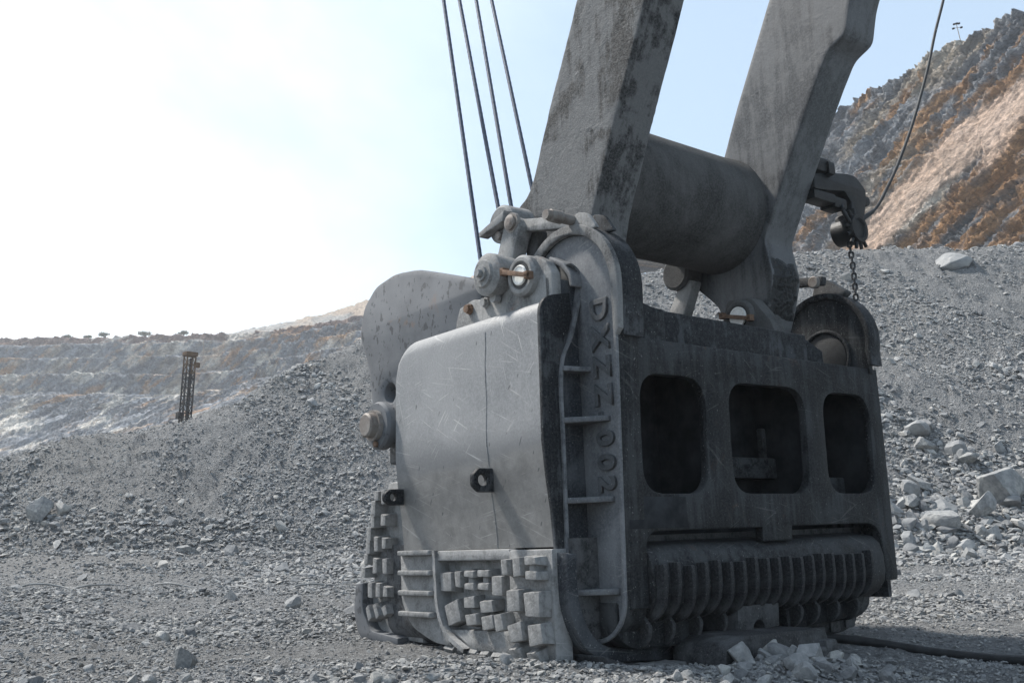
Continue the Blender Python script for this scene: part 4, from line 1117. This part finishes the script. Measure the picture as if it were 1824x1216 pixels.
# --- lugs, bosses and links on top
lug = rounded([(2.32, 2.05), (2.28, 2.30), (2.20, 2.45), (1.95, 2.50), (1.60, 2.44), (1.42, 2.62), (1.05, 2.76), (0.77, 2.75), (0.60, 2.65), (0.51, 2.50), (0.51, 2.10), (0.62, 2.05)], 0.02)
lg = bp('lug_plate', [lug], 'X', -0.36, -0.22, 'lug', 0.03)
for yy, zz in ((1.98, 2.39), (1.66, 2.40)): bl('bolt', [(-0.43, 0.03), (-0.43, 0.05), (-0.39, 0.05), (-0.39, 0.065), (-0.36, 0.065), (-0.35, 0.02)], 'rust' if yy > 1.8 else 'lug', (0, yy, zz), 'X', 8)
bl('bolt', [(-0.46, 0.03), (-0.46, 0.06), (-0.38, 0.06), (-0.36, 0.02)], 'lug', (0, 1.42, 2.40), 'X', 8)
A = bl('pin_boss', [(-0.60, 0.11), (-0.60, 0.15), (-0.57, 0.165), (-0.56, 0.21), (-0.53, 0.245), (-0.40, 0.25), (-0.38, 0.235), (-0.22, 0.235), (-0.20, 0.1)], 'lug', (0, 1.42, 2.66), 'X', 40)
bl('grease_nipple', [(-0.68, 0.0), (-0.68, 0.045), (-0.63, 0.05), (-0.63, 0.09), (-0.59, 0.09)], 'lug', (0, 1.42, 2.66), 'X', 12, A)
Bb = bl('pin_boss', [(-0.44, 0.145), (-0.46, 0.165), (-0.46, 0.20), (-0.43, 0.23), (-0.30, 0.235), (-0.30, 0.225), (-0.05, 0.225), (-0.05, 0.1)], 'lug', (0, 0.93, 2.545), 'X', 40)
bl('pin_socket', [(-0.452, 0.13), (-0.452, 0.15), (-0.40, 0.15), (-0.40, 0.13)], 'black', (0, 0.93, 2.545), 'X', 32, Bb)
bl('pin_end', [(-0.465, 0.09), (-0.475, 0.10), (-0.475, 0.105), (-0.46, 0.115), (-0.40, 0.115)], 'white', (0, 0.93, 2.545), 'X', 32, Bb)
kp = plate_mesh([[(0.71, 2.46), (0.71, 2.515), (1.17, 2.66), (1.17, 2.60)]], 'X', -0.54, -0.50, 0.008)
link('keeper_bar', kp, 'rust', Bb)
for yy, zz in ((0.74, 2.50), (1.15, 2.63)): link('keeper_foot', plate_mesh([rect(yy - 0.03, yy + 0.03, zz - 0.04, zz + 0.04)], 'X', -0.54, -0.44, 0.008), 'rust', Bb)
# arch strap between boss and side plate
bp('arched_strap', [rounded([(0.44, 2.36), (0.46, 2.50), (0.58, 2.66), (0.80, 2.78), (0.82, 2.73), (0.62, 2.61), (0.51, 2.48), (0.49, 2.36)], 0.04)], 'X', -0.13, 0.07, 'letter', 0.015)
# clevis with rod at the top of the side plate
bp('clevis', [rounded([(0.12, 2.95), (0.26, 3.15), (0.42, 3.20), (0.56, 3.12), (0.60, 2.98)], 0.05)], 'X', -0.03, 0.03, 'lug', 0.012)
bp('clevis', [rounded([(0.06, 2.93), (0.20, 3.14), (0.36, 3.20), (0.50, 3.12), (0.54, 2.98)], 0.05)], 'X', 0.17, 0.23, 'strip', 0.012)
bl('rod_end', [(-0.42, 0.03), (-0.42, 0.055), (-0.36, 0.06), (-0.35, 0.07), (-0.20, 0.072), (-0.19, 0.06), (-0.10, 0.06), (0.05, 0.06)], 'pin', (0, 0.50, 3.13), 'X', 20)
bp('link_bar', [rounded([(0.45, 3.05), (0.55, 3.21), (1.40, 3.40), (1.46, 3.26), (0.55, 3.06)], 0.04)], 'X', -0.02, 0.10, 'lug', 0.02)
bp('link_arm', [rounded([(1.28, 3.30), (1.40, 3.44), (1.55, 3.38), (1.78, 2.88), (1.68, 2.70), (1.50, 2.72)], 0.08)], 'X', -0.14, 0.06, 'lug', 0.025)
bp('link_arm', [rounded([(1.20, 3.22), (1.32, 3.32), (1.62, 2.70), (1.44, 2.62)], 0.04)], 'X', 0.10, 0.24, 'tube', 0.025)
bl('link_pin', [(-0.20, 0.03), (-0.20, 0.05), (-0.18, 0.09), (-0.15, 0.09), (-0.15, 0.12), (-0.10, 0.12)], 'pin', (0, 1.42, 3.34), 'X', 20)

# ================================================================== HANDLE
handle = empty('bucket_handle', BO + BM @ Vector((2.0, 0.9, 2.5)), 'twin-armed grey handle rising from the bucket, joined by a thick round tube', 'shovel handle')
handle.rotation_euler = BM.to_euler()
HOFF = -Vector((2.0, 0.9, 2.5))
def hp(o): o.location = Vector(o.location) + HOFF; return o
def arm_mesh(poly, x0, x1, bev, seed, amp):
    """box-section arm; skin subdivided and roughened by the mud stuck to it"""
    me = plate_mesh([poly], 'X', x0, x1, bev)
    bm = bmesh.new(); bm.from_mesh(me)
    bmesh.ops.triangulate(bm, faces=bm.faces)
    for it in range(9):
        es = [e for e in bm.edges if e.calc_length() > 0.085 * (2.2 if it < 5 else 1)]
        if not es: break
        bmesh.ops.subdivide_edges(bm, edges=es, cuts=1)
        bmesh.ops.triangulate(bm, faces=[f for f in bm.faces if len(f.verts) > 3])
    bm.normal_update()
    P = np.array([v.co[:] for v in bm.verts]); N = np.array([v.normal[:] for v in bm.verts])
    d = amp * (0.6 * fbm(P * 5, 4, seed, 0.6) + 0.5 * np.maximum(0, fbm(P * 17, 3, seed + 5)))
    P = P + N * d[:, None]
    for v, p in zip(bm.verts, P): v.co = p
    bm.to_mesh(me); bm.free(); smooth(me, 38); return me
L_arm = [(0.90, 2.20), (0.66, 2.30), (0.56, 2.55), (0.58, 2.95), (0.52, 3.25), (0.02, 4.36), (-0.50, 5.43), (-2.2, 9.0), (-1.0, 9.0), (0.57, 5.93), (1.15, 4.79), (1.47, 4.05), (1.62, 3.80), (1.86, 3.70), (2.02, 3.55), (2.02, 3.30), (1.80, 3.15), (1.52, 3.05), (1.30, 2.75), (1.22, 2.38)]
la = hp(link('arm', arm_mesh(rounded(L_arm, 0.08, 3), 0.30, 0.88, 0.018, 700, 0.018), 'mud', handle)); la['label'] = 'arm crusted with lumpy grey mud'
R_arm = [(0.86, 2.15), (0.60, 2.25), (0.48, 2.55), (0.36, 2.95), (0.45, 3.45), (0.07, 4.16), (-0.39, 4.99), (-0.56, 5.28), (-0.78, 5.62), (-1.05, 5.74), (-1.15, 6.14), (-2.4, 9.0), (-1.2, 9.0), (0.02, 6.7), (0.37, 6.03), (0.70, 5.40), (1.0, 4.75), (1.35, 4.1), (1.85, 3.58), (1.98, 3.40), (1.90, 3.22), (1.62, 3.02), (1.30, 2.72), (1.16, 2.32)]
ra = hp(link('arm', arm_mesh(rounded(R_arm, 0.08, 3), 3.35, 3.95, 0.018, 720, 0.004), 'arm', handle)); ra['label'] = 'smoother dark arm with smeared dust'
# cross tube
tp = [(0.80, 0.76)] + [(0.84 + k * 0.12, 0.785 + 0.03 * math.exp(-k * 0.9)) for k in range(6)] + [(2.0, 0.785)] + [(3.42 - k * 0.12, 0.785 + 0.03 * math.exp(-k * 0.9)) for k in range(6)][::-1] + [(3.46, 0.8)]
hp(lathe('cross_tube', tp, 'tube', handle, 'X', (0, 1.17, 3.965), 64))
# raised pads on the arm's inner flank
def slope_pt(y0, z0, y1, z1, t): return (y0 + (y1 - y0) * t, z0 + (z1 - z0) * t)
hp(lathe('arm_boss', [(-0.06, 0.10), (-0.06, 0.20), (-0.03, 0.235), (0.32, 0.24), (0.34, 0.1)], 'lug', handle, 'X', (0.0, 1.74, 3.43), 36))
w = hp(plate('wedge_key', [[(1.48, 3.50), (1.98, 3.36), (1.98, 3.30), (1.52, 3.38)]], 'X', -0.20, -0.05, 'lug', handle, 0.012))
hp(lathe('bolt', disc_profile(-0.12, -0.05, 0.055, 0.01), 'pin', handle, 'X', (0, 1.72, 3.27), 8))
hp(lathe('arm_boss', [(3.05, 0.10), (3.05, 0.20), (3.08, 0.235), (3.40, 0.24), (3.42, 0.1)], 'tube', handle, 'X', (0.0, 1.78, 3.26), 36))
hp(plate('link_arm', [rounded([(1.50, 3.10), (1.72, 3.18), (2.12, 2.55), (2.0, 2.35), (1.84, 2.40)], 0.03)], 'X', 3.12, 3.30, 'lug', handle, 0.02))
rb = hp(lathe('pin_boss', [(3.06, 0.14), (3.04, 0.16), (3.04, 0.20), (3.07, 0.23), (3.36, 0.235), (3.36, 0.1)], 'tube', handle, 'X', (0, 0.74, 2.43), 40))
link('pin_socket', lathe_mesh([(3.052, 0.12), (3.052, 0.145), (3.10, 0.145), (3.10, 0.12)], 'X', (0, 0.74, 2.43), 32), 'black', rb)
link('pin_end', lathe_mesh([(3.035, 0.10), (3.025, 0.115), (3.03, 0.13), (3.10, 0.13)], 'X', (0, 0.74, 2.43), 32), 'white', rb)
link('keeper_bar', plate_mesh([[(0.50, 2.33), (0.98, 2.46), (0.98, 2.51), (0.50, 2.385)]], 'X', 2.96, 3.0, 0.008), 'rust', rb)
for yy, zz in ((0.52, 2.37), (0.96, 2.48)): link('keeper_foot', plate_mesh([rect(yy - 0.03, yy + 0.03, zz - 0.04, zz + 0.04)], 'X', 2.96, 3.05, 0.008), 'rust', rb)
hp(plate('foot_lug', [rounded([(0.20, 2.06), (0.28, 2.30), (0.55, 2.66), (0.95, 2.70), (1.1, 2.3), (1.0, 2.06)], 0.06)], 'X', 3.10, 3.34, 'tube', handle, 0.03))
# clotted grease at the foot of the far arm
def grease():
    nu, nv = 46, 80
    u, v = np.meshgrid(np.linspace(0, 1, nu), np.linspace(0, 1, nv), indexing='ij'); u = u.ravel(); v = v.ravel()
    z = 2.42 + v * 0.80; y = np.interp(z, [2.25, 2.55, 2.95, 3.45], [0.60, 0.48, 0.36, 0.45]); x = 3.36 + u * 0.56
    p = np.stack([x, z, 0 * x], 1)
    e = np.minimum(np.minimum(u, 1 - u) * 3.5, np.minimum(v, 1 - v) * 5) + 0.55 * fbm(p * 7, 3, 801)
    d = np.clip(e, -0.3, 1) * (0.035 + 0.03 * fbm(p * 26, 3, 803) + 0.02 * fbm(p * 60, 2, 805)) - 0.004
    return grid_mesh('grease', np.stack([x, y - d, z], 1), nu, nv)
hp(link('grease_patch', grease(), 'black', handle))

# ================================================================== ROPES, BRACKET, CHAIN, CABLES
def bw(p): return BO + BM @ Vector(p)
ROPES = [((0.61, 3.0, 3.3), (1.18, 4.5, 8.12)), ((0.94, 3.0, 4.15), (1.49, 4.5, 8.23)), ((1.16, 3.0, 4.27), (1.83, 4.5, 8.34)), ((1.54, 3.0, 4.68), (2.15, 4.5, 8.45))]
for k, (a, b) in enumerate(ROPES):
    a = Vector(a); b = Vector(b); d = b - a
    lo = a - d * ((a.z - 2.55) / d.z); hi = b + d * 0.35
    n_ = 160; pts = [bw(lo.lerp(hi, t / n_)) for t in range(n_ + 1)]
    V = []; F = []; sg = 12
    dirv = (pts[-1] - pts[0]).normalized(); e1 = dirv.cross(Vector((1, 0, 0))).normalized(); e2 = dirv.cross(e1)
    for i, p in enumerate(pts):
        for j in range(sg):
            g_ = 2 * math.pi * j / sg + i * 0.42; rr = 0.031 * (1.0 if j % 2 else 0.93)
            V.append(p - pts[0] + e1 * rr * math.cos(g_) + e2 * rr * math.sin(g_))
    for i in range(n_):
        for j in range(sg):
            F.append((i * sg + j, i * sg + (j + 1) % sg, (i + 1) * sg + (j + 1) % sg, (i + 1) * sg + j))
    o = link('hoist_rope', mesh_np('rope', V, F, 60), 'rope'); o.location = pts[0]
    tag(o, ('leftmost', 'second from left', 'third from left', 'rightmost')[k] + ' of the four blue-grey steel ropes running up past the arm', 'steel rope', 'hoist ropes')
bail = part(link('rope_anchor_bar', tube_mesh([(0.2, 2.85, 2.55), (1.6, 2.75, 2.55)], 0.14, 16), 'lug', dipper))
for xx in (0.25, 1.5): bb('rope_anchor_lug', xx, xx + 0.1, 2.6, 3.0, 1.9, 2.65, 'lug', 0.02)

gb = empty('gooseneck_bracket', bw((3.95, 0.15, 4.2)), 'black greasy bent bracket bolted to the far arm, holding a round housing', 'bracket')
gb.rotation_euler = BM.to_euler()
GO = -Vector((3.95, 0.15, 4.2))
def gp(o): o.location = Vector(o.location) + GO; return o
gp(plate('bent_arm', [rounded([(3.94, 4.14), (3.96, 4.36), (4.30, 4.44), (4.78, 4.52), (4.98, 4.52), (5.20, 4.36), (5.18, 4.20), (5.06, 3.85), (4.90, 3.78), (4.74, 3.80), (4.80, 4.10), (4.66, 4.24), (4.3, 4.18)], 0.04)], 'Y', 0.0, 0.24, 'black', gb, 0.02))
gp(box('mount_block', 3.96, 4.30, -0.05, 0.3, 4.40, 4.60, 'black', gb, 0.03))
gp(box('clamp_plate', 4.20, 4.34, -0.08, 0.3, 4.38, 4.56, 'black', gb, 0.02))
gp(box('lower_block', 3.95, 4.45, 0.02, 0.26, 4.02, 4.16, 'black', gb, 0.03))
gp(box('lower_block', 4.42, 4.70, 0.02, 0.26, 3.98, 4.14, 'black', gb, 0.03))
gp(box('side_knob', 5.12, 5.30, 0.02, 0.22, 4.14, 4.30, 'black', gb, 0.05))
gp(box('neck', 4.72, 5.08, 0.0, 0.24, 3.72, 3.95, 'black', gb, 0.04))
hs = gp(lathe('round_housing', [(-0.22, 0.0), (-0.22, 0.13), (-0.25, 0.15), (-0.25, 0.19), (-0.22, 0.205), (-0.10, 0.21), (-0.10, 0.195), (0.10, 0.19), (0.12, 0.1)], 'black', gb, 'Y', (4.86, 0.2, 3.73), 30))
for k in range(9):
    a = R(100 + k * 26); o = link('housing_bolt', tube_mesh([(4.86 + 0.2 * math.cos(a), 0.0, 3.73 + 0.2 * math.sin(a)), (4.86 + 0.29 * math.cos(a), 0.0, 3.73 + 0.29 * math.sin(a))], 0.026, 8), 'black', hs)
gp(tube('hose_loop', spline([(4.62, 0.05, 4.05), (4.55, 0.0, 3.95), (4.62, -0.02, 3.82), (4.7, 0.0, 3.78)], 6), 0.03, 'black', gb, 8))

# chain
def torus_link(length, width, r):
    pts = []
    hl = length / 2 - width / 2; w2 = width / 2 - r
    for k in range(9): a = R(-90 + 0 + 180 * k / 8); pts.append((w2 * math.sin(a) if False else w2 * math.cos(R(180 * k / 8)), 0, hl + w2 * math.sin(R(180 * k / 8))))
    for k in range(9): pts.append((w2 * math.cos(R(180 + 180 * k / 8)), 0, -hl + w2 * math.sin(R(180 + 180 * k / 8))))
    V = []; F = []; n_ = len(pts); sg = 7
    for k in range(n_):
        p = Vector(pts[k]); t = (Vector(pts[(k + 1) % n_]) - Vector(pts[k - 1])).normalized(); b = Vector((0, 1, 0)); a = t.cross(b)
        for j in range(sg):
            g_ = 2 * math.pi * j / sg; V.append(p + a * r * math.cos(g_) + b * r * math.sin(g_))
    for k in range(n_):
        for j in range(sg): F.append((k * sg + j, k * sg + (j + 1) % sg, ((k + 1) % n_) * sg + (j + 1) % sg, ((k + 1) % n_) * sg + j))
    me = mesh_np('link', V, F); bm = bmesh.new(); bm.from_mesh(me); bmesh.ops.recalc_face_normals(bm, faces=bm.faces); bm.to_mesh(me); bm.free(); return smooth(me, 60)
ctop = Vector((4.79, 0.10, 3.56)); cbot = Vector((4.80, 0.10, 2.74)); nl = 11
ch = empty('hanging_chain', bw(ctop), 'dark steel chain hanging from the round housing to the far ear of the bucket', 'chain'); ch.rotation_euler = BM.to_euler()
lk = torus_link(0.115, 0.082, 0.014); lk.materials.append(MT['darkblock'])
for k in range(nl):
    o = link('chain_link', lk, None, ch); t = (k + 0.5) / nl
    o.location = (cbot - ctop) * t + Vector((0.02 * math.sin(t * 3), 0, 0)); o.rotation_euler = (R(rng.normal(0, 4)), R(rng.normal(0, 3)), R(35 if k % 2 else 125))

cb = spline([(4.98, 0.12, 3.78), (5.18, 0.1, 3.95), (5.59, 0.1, 4.20), (5.96, 0.1, 4.58), (6.37, 0.1, 5.06), (6.94, 0.1, 5.83), (7.6, 0.1, 6.87), (8.06, 0.1, 7.71), (8.52, 0.1, 8.48), (9.2, 0.1, 9.7)], 7)
o = link('trip_cable', tube_mesh([bw(p) - bw(cb[0]) for p in cb], [0.023 if k > 12 else 0.034 for k in range(len(cb))], 10), 'rubber'); o.location = bw(cb[0])
tag(o, 'black cable curving up from the round housing past the cliff', 'cable')

def ground_cable(name, pts, r, mat, label, lift):
    P = spline([(x, y, 0) for x, y in pts], 14)
    z = terrain_h(np.array([p.x for p in P]), np.array([p.y for p in P]), False)
    Q = [Vector((p.x, p.y, zz + lift(k / (len(P) - 1)))) for k, (p, zz) in enumerate(zip(P, z))]
    o = link(name, tube_mesh([q - Q[0] for q in Q], r, 10), mat); o.location = Q[0]; tag(o, label, 'cable')
ground_cable('power_cable', [(3.35, 12.75), (3.71, 12.44), (4.2, 12.1), (4.63, 11.75), (5.05, 11.3), (5.37, 10.85), (5.75, 10.2), (6.2, 9.3)], 0.052, 'rubber', 'black cable lying on the floor, from under the bucket to the lower right', lambda t: 0.05 + 0.03 * math.sin(t * 9))
ground_cable('buried_cable', [(-10.4, 21.7), (-9.6, 21.8), (-8.9, 21.4), (-8.2, 22.6), (-7.2, 22.0), (-6.1, 21.9), (-5.2, 21.0), (-4.4, 21.5), (-3.4, 22.3), (-2.2, 22.6)], 0.022, 'cable', 'pale dusty cable half buried across the floor left of the bucket', lambda t: 0.02 + 0.045 * math.sin(t * 34))

# ================================================================== DRILL MAST, TREES, POLES
def ground_far(x, y): return float(terrain_h(np.array([float(x)]), np.array([float(y)]), False)[0])
DY = 110.0; DX = -36.4
mz0 = ground_far(DX, DY); mz1 = 18.7
mast = empty('drill_rig', (DX, DY, mz0), 'tall dark lattice drilling mast with a rusty yellow top, behind the left slope', 'drill rig'); mast.rotation_euler = (0, R(1.6), R(40))
Hm = mz1 - mz0; hw = 0.48
for sx_ in (-1, 1):
    for sy_ in (-1, 1):
        link('mast_chord', tube_mesh([(sx_ * hw, sy_ * hw, 1.5), (sx_ * hw, sy_ * hw, Hm * 0.86)], 0.09, 6), 'mast', mast)
        link('mast_chord', tube_mesh([(sx_ * hw, sy_ * hw, Hm * 0.86), (sx_ * hw, sy_ * hw, Hm)], 0.08, 6), 'mast_y', mast)
def bracing(z0, z1):
    ms = []; k = 0; z = z0
    while z < z1 - 0.1:
        zz = min(z1, z + 0.95)
        for a, b in (((-hw, -hw), (hw, -hw)), ((-hw, hw), (hw, hw)), ((-hw, -hw), (-hw, hw)), ((hw, -hw), (hw, hw))):
            A_, B_ = (a, b) if k % 2 else (b, a)
            ms.append(tube_mesh([(A_[0], A_[1], z), (B_[0], B_[1], zz)], 0.045, 5)); ms.append(tube_mesh([(a[0], a[1], z), (b[0], b[1], z)], 0.05, 5))
        z = zz; k += 1
    return join_meshes(ms)
link('mast_bracing', bracing(1.5, Hm * 0.86), 'mast', mast); link('mast_bracing', bracing(Hm * 0.86, Hm), 'mast_y', mast)
link('drill_pipe', tube_mesh([(0.1, 0, 0.5), (0.1, 0, Hm - 0.5)], 0.11, 8), 'mast', mast); link('pipe_rack', tube_mesh([(0.35, 0.2, 3), (0.35, 0.2, Hm * 0.6)], 0.14, 8), 'mast', mast)
link('feed_cylinder', tube_mesh([(-0.3, 0.1, 4), (-0.3, 0.1, Hm * 0.75)], 0.08, 8), 'mast', mast)
box('crown_block', -0.66, 0.66, -0.6, 0.6, Hm - 0.3, Hm + 0.15, 'mast_y', mast, 0.04); box('crown_sheave', 0.55, 1.15, -0.2, 0.2, Hm - 1.5, Hm - 0.9, 'mast_y', mast, 0.06)
box('rotary_head', -0.95, -0.3, -0.4, 0.4, Hm * 0.53, Hm * 0.58, 'mast', mast, 0.06); box('hose_guide', -1.05, -0.6, -0.25, 0.25, Hm * 0.47, Hm * 0.50, 'mast', mast, 0.06)
box('machine_deck', -1.6, 5.5, -1.6, 1.6, 0.7, 1.05, 'mast', mast, 0.06); box('engine_house', 1.4, 5.2, -1.4, 1.4, 1.06, 2.6, 'mast_y', mast, 0.1); box('cab', -1.4, 0.0, -1.55, -0.65, 1.06, 2.5, 'mast_y', mast, 0.06)
for s_ in (-1, 1): plate('crawler_track', [rounded([(-1.0, 0.0), (4.4, 0.0), (4.7, 0.32), (4.4, 0.66), (-1.0, 0.66), (-1.3, 0.32)], 0.12)], 'Y', s_ * 1.25 - 0.25, s_ * 1.25 + 0.25, 'mast', mast, 0.04)

RIMX = PX[np.argsort(PX)]; RIMY = PY[np.argsort(PX)]
def rim_pt(px, back=6.0):
    u = (px - 912) / 1773 * 1.014
    k = np.argmin(np.abs(PX / PY - u) + (PY < 200) * 10)
    return PX[k] * (1 + back / PY[k]), PY[k] + back
def tree(px, h, w, seed, label, back=6.0):
    h *= 0.8; w *= 0.85; r = random.Random(seed); x, y = rim_pt(px, back); z = 62.2
    t = empty('acacia_tree', (x, y, z), label, 'tree', 'trees on the far rim')
    brs = [tube_mesh([(0, 0, -1.0), (r.uniform(-.2, .2), 0, h * 0.35), (r.uniform(-.4, .4), 0, h * 0.6)], [0.22, 0.17, 0.12], 6)]
    tips = []
    for k in range(7):
        a = r.uniform(0, 6.28); d = w * 0.5 * r.uniform(0.4, 0.95); tip = (d * math.cos(a), d * math.sin(a), h * r.uniform(0.78, 0.96)); tips.append(tip)
        brs.append(tube_mesh([(0, 0, h * r.uniform(0.3, 0.55)), (tip[0] * 0.6, tip[1] * 0.6, h * 0.72), tip], [0.1, 0.07, 0.04], 5))
    link('trunk', join_meshes(brs), 'trunk', t)
    V = []; F = []
    for tip in tips + [(0, 0, h * 0.9)] * 2:
        for q in range(110):
            c = Vector((tip[0] + r.gauss(0, w * 0.11), tip[1] + r.gauss(0, w * 0.11), tip[2] + r.gauss(-0.1, h * 0.11)))
            s = r.uniform(0.10, 0.26); a = Vector((r.gauss(0, 1), r.gauss(0, 1), r.gauss(0, .5))).normalized(); b = a.cross(Vector((r.gauss(0, 1), r.gauss(0, 1), r.gauss(0, 1)))).normalized()
            k = len(V); V += [c - a * s, c + b * s * 0.6, c + a * s, c - b * s * 0.6]; F.append((k, k + 1, k + 2, k + 3))
    link('crown', mesh_np('crown', V, F), 'leaf', t)
tree(120, 2.6, 3.6, 1, 'leftmost low bushy tree on the far rim')
tree(186, 3.2, 5.2, 2, 'wide flat-topped tree on the far rim, second from left')
tree(232, 1.8, 3.6, 3, 'low bush between the two flat-topped trees on the far rim')
tree(258, 3.3, 5.8, 4, 'broad flat-topped tree beside the pole on the far rim')
tree(325, 3.4, 3.8, 5, 'tree at the right end of the row, next to the spoil heap')
tree(158, 1.8, 4.0, 6, 'smallest bush in the row on the far rim', 4)
def pole(px, h, label, drop=0.0, back=1.0, arms=True):
    x, y = rim_pt(px, back); t = empty('utility_pole', (x, y, 62 - drop), label, 'utility pole')
    link('post', tube_mesh([(0, 0, -1.5), (0, 0, h)], [0.16, 0.11], 8), 'pole', t)
    if arms: link('cross_arm', tube_mesh([(-0.9, 0, h - 0.5), (0.9, 0, h - 0.5)], 0.07, 6), 'pole', t)
pole(264, 5.0, 'leftmost thin pole, on the far rim below a flat-topped tree', 4.0, -6)
pole(363, 6.0, 'thin pole on the upper bench, left of a pair above the drill mast', 10.5, -18)
pole(396, 6.5, 'thin pole on the upper bench, right of a pair above the drill mast', 11.5, -20)
# floodlight mast on the near cliff top
k = np.argmin(np.abs(PX / PY - (1708 - 912) / 1773 * 1.055) + (PY > 140) * 10)
lx, ly = PX[k] + 2.2, PY[k] + 2.0
lm = empty('light_mast', (lx, ly, 61.5), 'thin floodlight mast standing on the cliff top at upper right', 'light mast'); lm.rotation_euler = (0, R(-9), 0)
link('post', tube_mesh([(0, 0, -1), (0, 0, 4.6)], [0.07, 0.045], 8), 'pole', lm)
link('cross_arm', tube_mesh([(-0.55, 0, 4.1), (0.55, 0, 4.1)], 0.035, 6), 'pole', lm); link('cross_arm', tube_mesh([(-0.35, 0, 4.6), (0.35, 0, 4.6)], 0.035, 6), 'pole', lm)
for dx, dz in ((-0.55, 4.05), (0.55, 4.05), (-0.3, 4.65), (0.05, 4.7), (0.35, 4.65)):
    o = box('floodlight', dx - 0.14, dx + 0.14, -0.12, 0.12, dz - 0.10, dz + 0.13, 'mast', lm, 0.05)

# ================================================================== HAZE
def haze(dens):
    bm = bmesh.new(); bmesh.ops.create_cube(bm, size=1.0)
    for v in bm.verts: v.co = ((-470 if v.co.x < 0 else 330), (-260 if v.co.y < 0 else 470), (-6 if v.co.z < 0 else 86))
    me = bpy.data.meshes.new('haze'); bm.to_mesh(me); bm.free()
    m = bpy.data.materials.new('dusty_air'); m.use_nodes = True; t = m.node_tree; t.nodes.clear()
    out = t.nodes.new('ShaderNodeOutputMaterial'); v = t.nodes.new('ShaderNodeVolumePrincipled')
    v.inputs['Color'].default_value = (0.93, 0.955, 1.0, 1); v.inputs['Density'].default_value = dens; v.inputs['Anisotropy'].default_value = 0.35
    t.links.new(v.outputs[0], out.inputs['Volume'])
    o = link('haze', me, m); o['kind'] = 'stuff'; tag(o, 'pale dusty air veiling the far pit wall', 'haze')
haze(0.0004)
